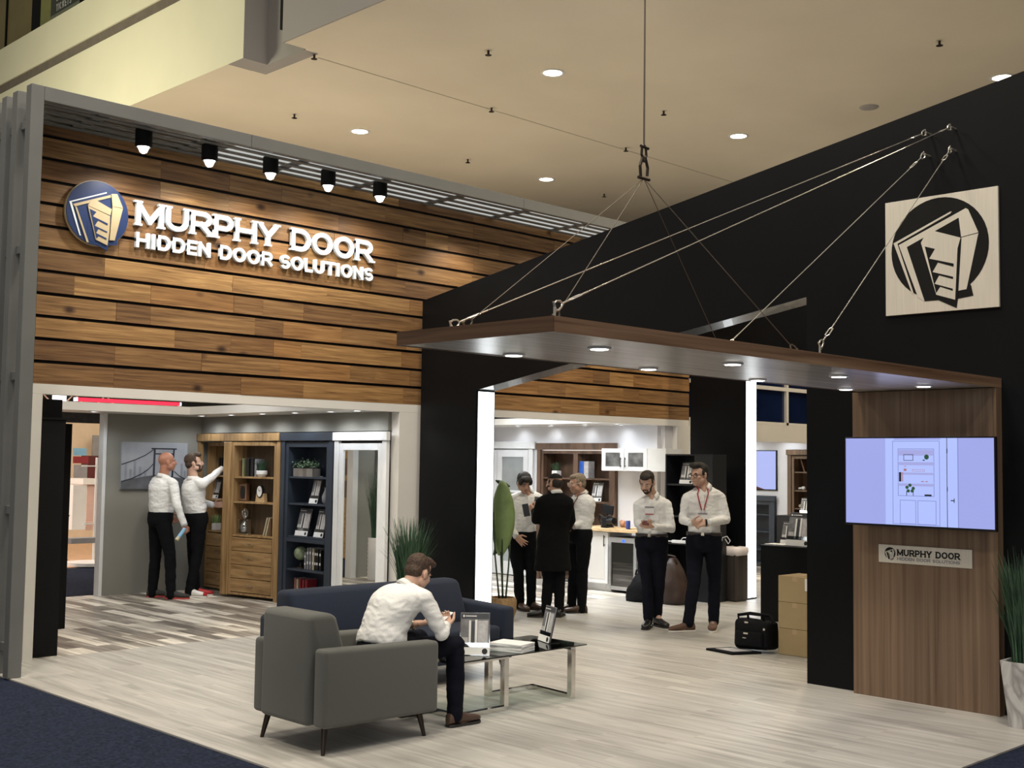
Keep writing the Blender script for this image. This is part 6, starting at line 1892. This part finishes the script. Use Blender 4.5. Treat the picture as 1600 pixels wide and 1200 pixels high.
# ---- 5 man in long black coat and skullcap, from behind
g = hit(866, 964, 2, 0); J = plane_of(g)
person('man in long black coat and black skullcap standing with his back turned', g, vw(-.45, .88), J(864, 845, 0), J(869, 771, 0), J(866, 756, .03), vw(-.75, .62, -.05),
       [dict(e=J(892, 812, .05), w=J(882, 832, .22)), dict(e=J(838, 812, -.02), w=J(836, 800, .20), d=vw(-.5, .4, .5), n=vw(.6, .4, 0), t=vw(0, 0, 1), curl=.8)],
       [dict(k=J(874, 905, -.02), a=J(874, 948, .0), t=vw(.2, .95)), dict(k=J(857, 905, 0), a=J(853, 950, -.05), t=vw(-.95, .05))],
       [J(886, 786, .03), J(846, 786, 0)], s=1.0, hair='hair_dark', hairstyle='kippah', beard='full', top='coat', topmat='coat', coat_len=.34, shoes='shoe_black', trmat='trouser')

# ---- 6 grey haired man with glasses in profile
g = hit(902, 957, 2, 0); J = plane_of(g)
person('grey haired man with glasses and lanyard in profile beside the black coat', g, vw(-.80, -.45), J(906, 838, 0), J(909, 772, .0), J(902, 756, -.02), vw(-.92, -.30, -.10),
       [dict(e=J(893, 812, .22), w=J(889, 822, .05)), dict(e=J(922, 812, -.06), w=J(897, 822, -.18), d=vw(-1, .1, 0), n=vw(0, .6, .6), t=vw(0, 0, 1), curl=.6)],
       [dict(k=J(897, 895, .06), a=J(893, 945, .06), t=vw(-.9, -.2)), dict(k=J(910, 895, -.02), a=J(909, 948, -.03), t=vw(-.95, -.15))],
       [J(893, 785, .15), J(921, 786, -.08)], s=1.0, hair='hair_grey', hairstyle='short', glasses='wire', lany='bagred', skin='skin', belly=.02)

# ---- 7 man reading a phone
g = hit(1018, 979, 2, 0); J = plane_of(g)
def ex7(t, L, H, fr, side, ft):
    MB().obox(L(J(1008, 817, -.36)), (.14, .07, .01), (0, .25, math.atan2(-CFW.y, -CFW.x)), .003, 2).build('phone', M['bagred'], t)
    MB().obox(fr(0, .55, .05)-side*.055, (.004, .10, .06), (0, 0, math.atan2(ft.y, ft.x)), .002, 1).build('name_badge', M['paper'], t)
person('bearded man with a chest badge looking down at the phone in his hands', g, vw(-.30, -.95), J(1018, 848, 0), J(1019, 775, 0), J(1011, 754, -.07), vw(-.38, -.82, -.45),
       [dict(e=J(997, 818, -.02), w=J(1003, 822, -.26), d=vw(.5, -.6, .12), n=vw(.2, 0, 1), t=vw(.3, -.3, 1), curl=.6), dict(e=J(1049, 826, -.02), w=J(1021, 823, -.26), d=vw(-.8, -.3, -.05), n=vw(0, .2, 1), t=vw(0, -1, .3), curl=.6)],
       [dict(k=J(1011, 905, -.04), a=J(1013, 960, -.10), t=vw(-.3, -.95)), dict(k=J(1030, 905, -.02), a=J(1027, 955, .05), t=vw(.4, -.85))],
       [J(998, 790, -.03), J(1041, 789, .02)], s=1.0, hair='hair_dark', hairstyle='short', beard='short', belt='belt', badge=.68, trmat='trousernavy', shoes='shoe_black', extra=ex7, skin='skin_pale')

# ---- 8 man in glasses with red lanyard, stepping forward
g = hit(1098, 984, 2, 0); J = plane_of(g)
def ex8(t, L, H, fr, side, ft):
    a = L(J(1128, 845, -.05))
    MB().tube([a, L(J(1129, 840, -.06)), L(J(1136, 838, -.06)), L(J(1141, 845, -.06)), L(J(1138, 850, -.06)), L(J(1133, 842, -.06))], .006, 6).build('mask_strap', M['paper'], t)
    d_ = CRT
    c_ = L(J(1103, 817, -.28))
    w_ = MB(); a_, b_ = UP, CFW
    w_.loft([(c_-d_*.010, a_*.036, b_*.036), (c_-d_*.010, a_*.040, b_*.040), (c_+d_*.010, a_*.040, b_*.040), (c_+d_*.010, a_*.036, b_*.036)], 18, cap=False)
    w_.build('watch', M['phone'], t, smooth='auto')
person('tall man in black glasses with a red lanyard and clasped hands', g, vw(-.25, -.96), J(1100, 848, 0), J(1100, 762, 0), J(1092, 742, -.04), vw(-.72, -.68, -.12),
       [dict(e=J(1067, 812, -.02), w=J(1079, 817, -.26), d=vw(.9, -.3, -.05), n=vw(.1, .6, .5), t=vw(0, 0, 1), curl=.9), dict(e=J(1134, 812, -.02), w=J(1106, 817, -.28), d=vw(-.95, -.1, -.08), n=vw(0, .6, -.5), t=vw(0, -.5, 1), curl=.8)],
       [dict(k=J(1084, 910, -.10), a=J(1076, 968, -.16), t=vw(-.95, -.3), shoe='shoe_tan', sole='sole', lace='bagred'), dict(k=J(1116, 905, 0), a=J(1115, 966, .0), t=vw(-.25, -.95), shoe='shoe_tan', sole='sole', lace='paper')],
       [J(1074, 780, -.03), J(1125, 778, .03)], s=1.06, hair='hair_black', hairstyle='quiff', glasses='rubberblack', lany='redcloth', badge=.46, belt='belt', trmat='trousernavy', extra=ex8, skin='skin_pale')
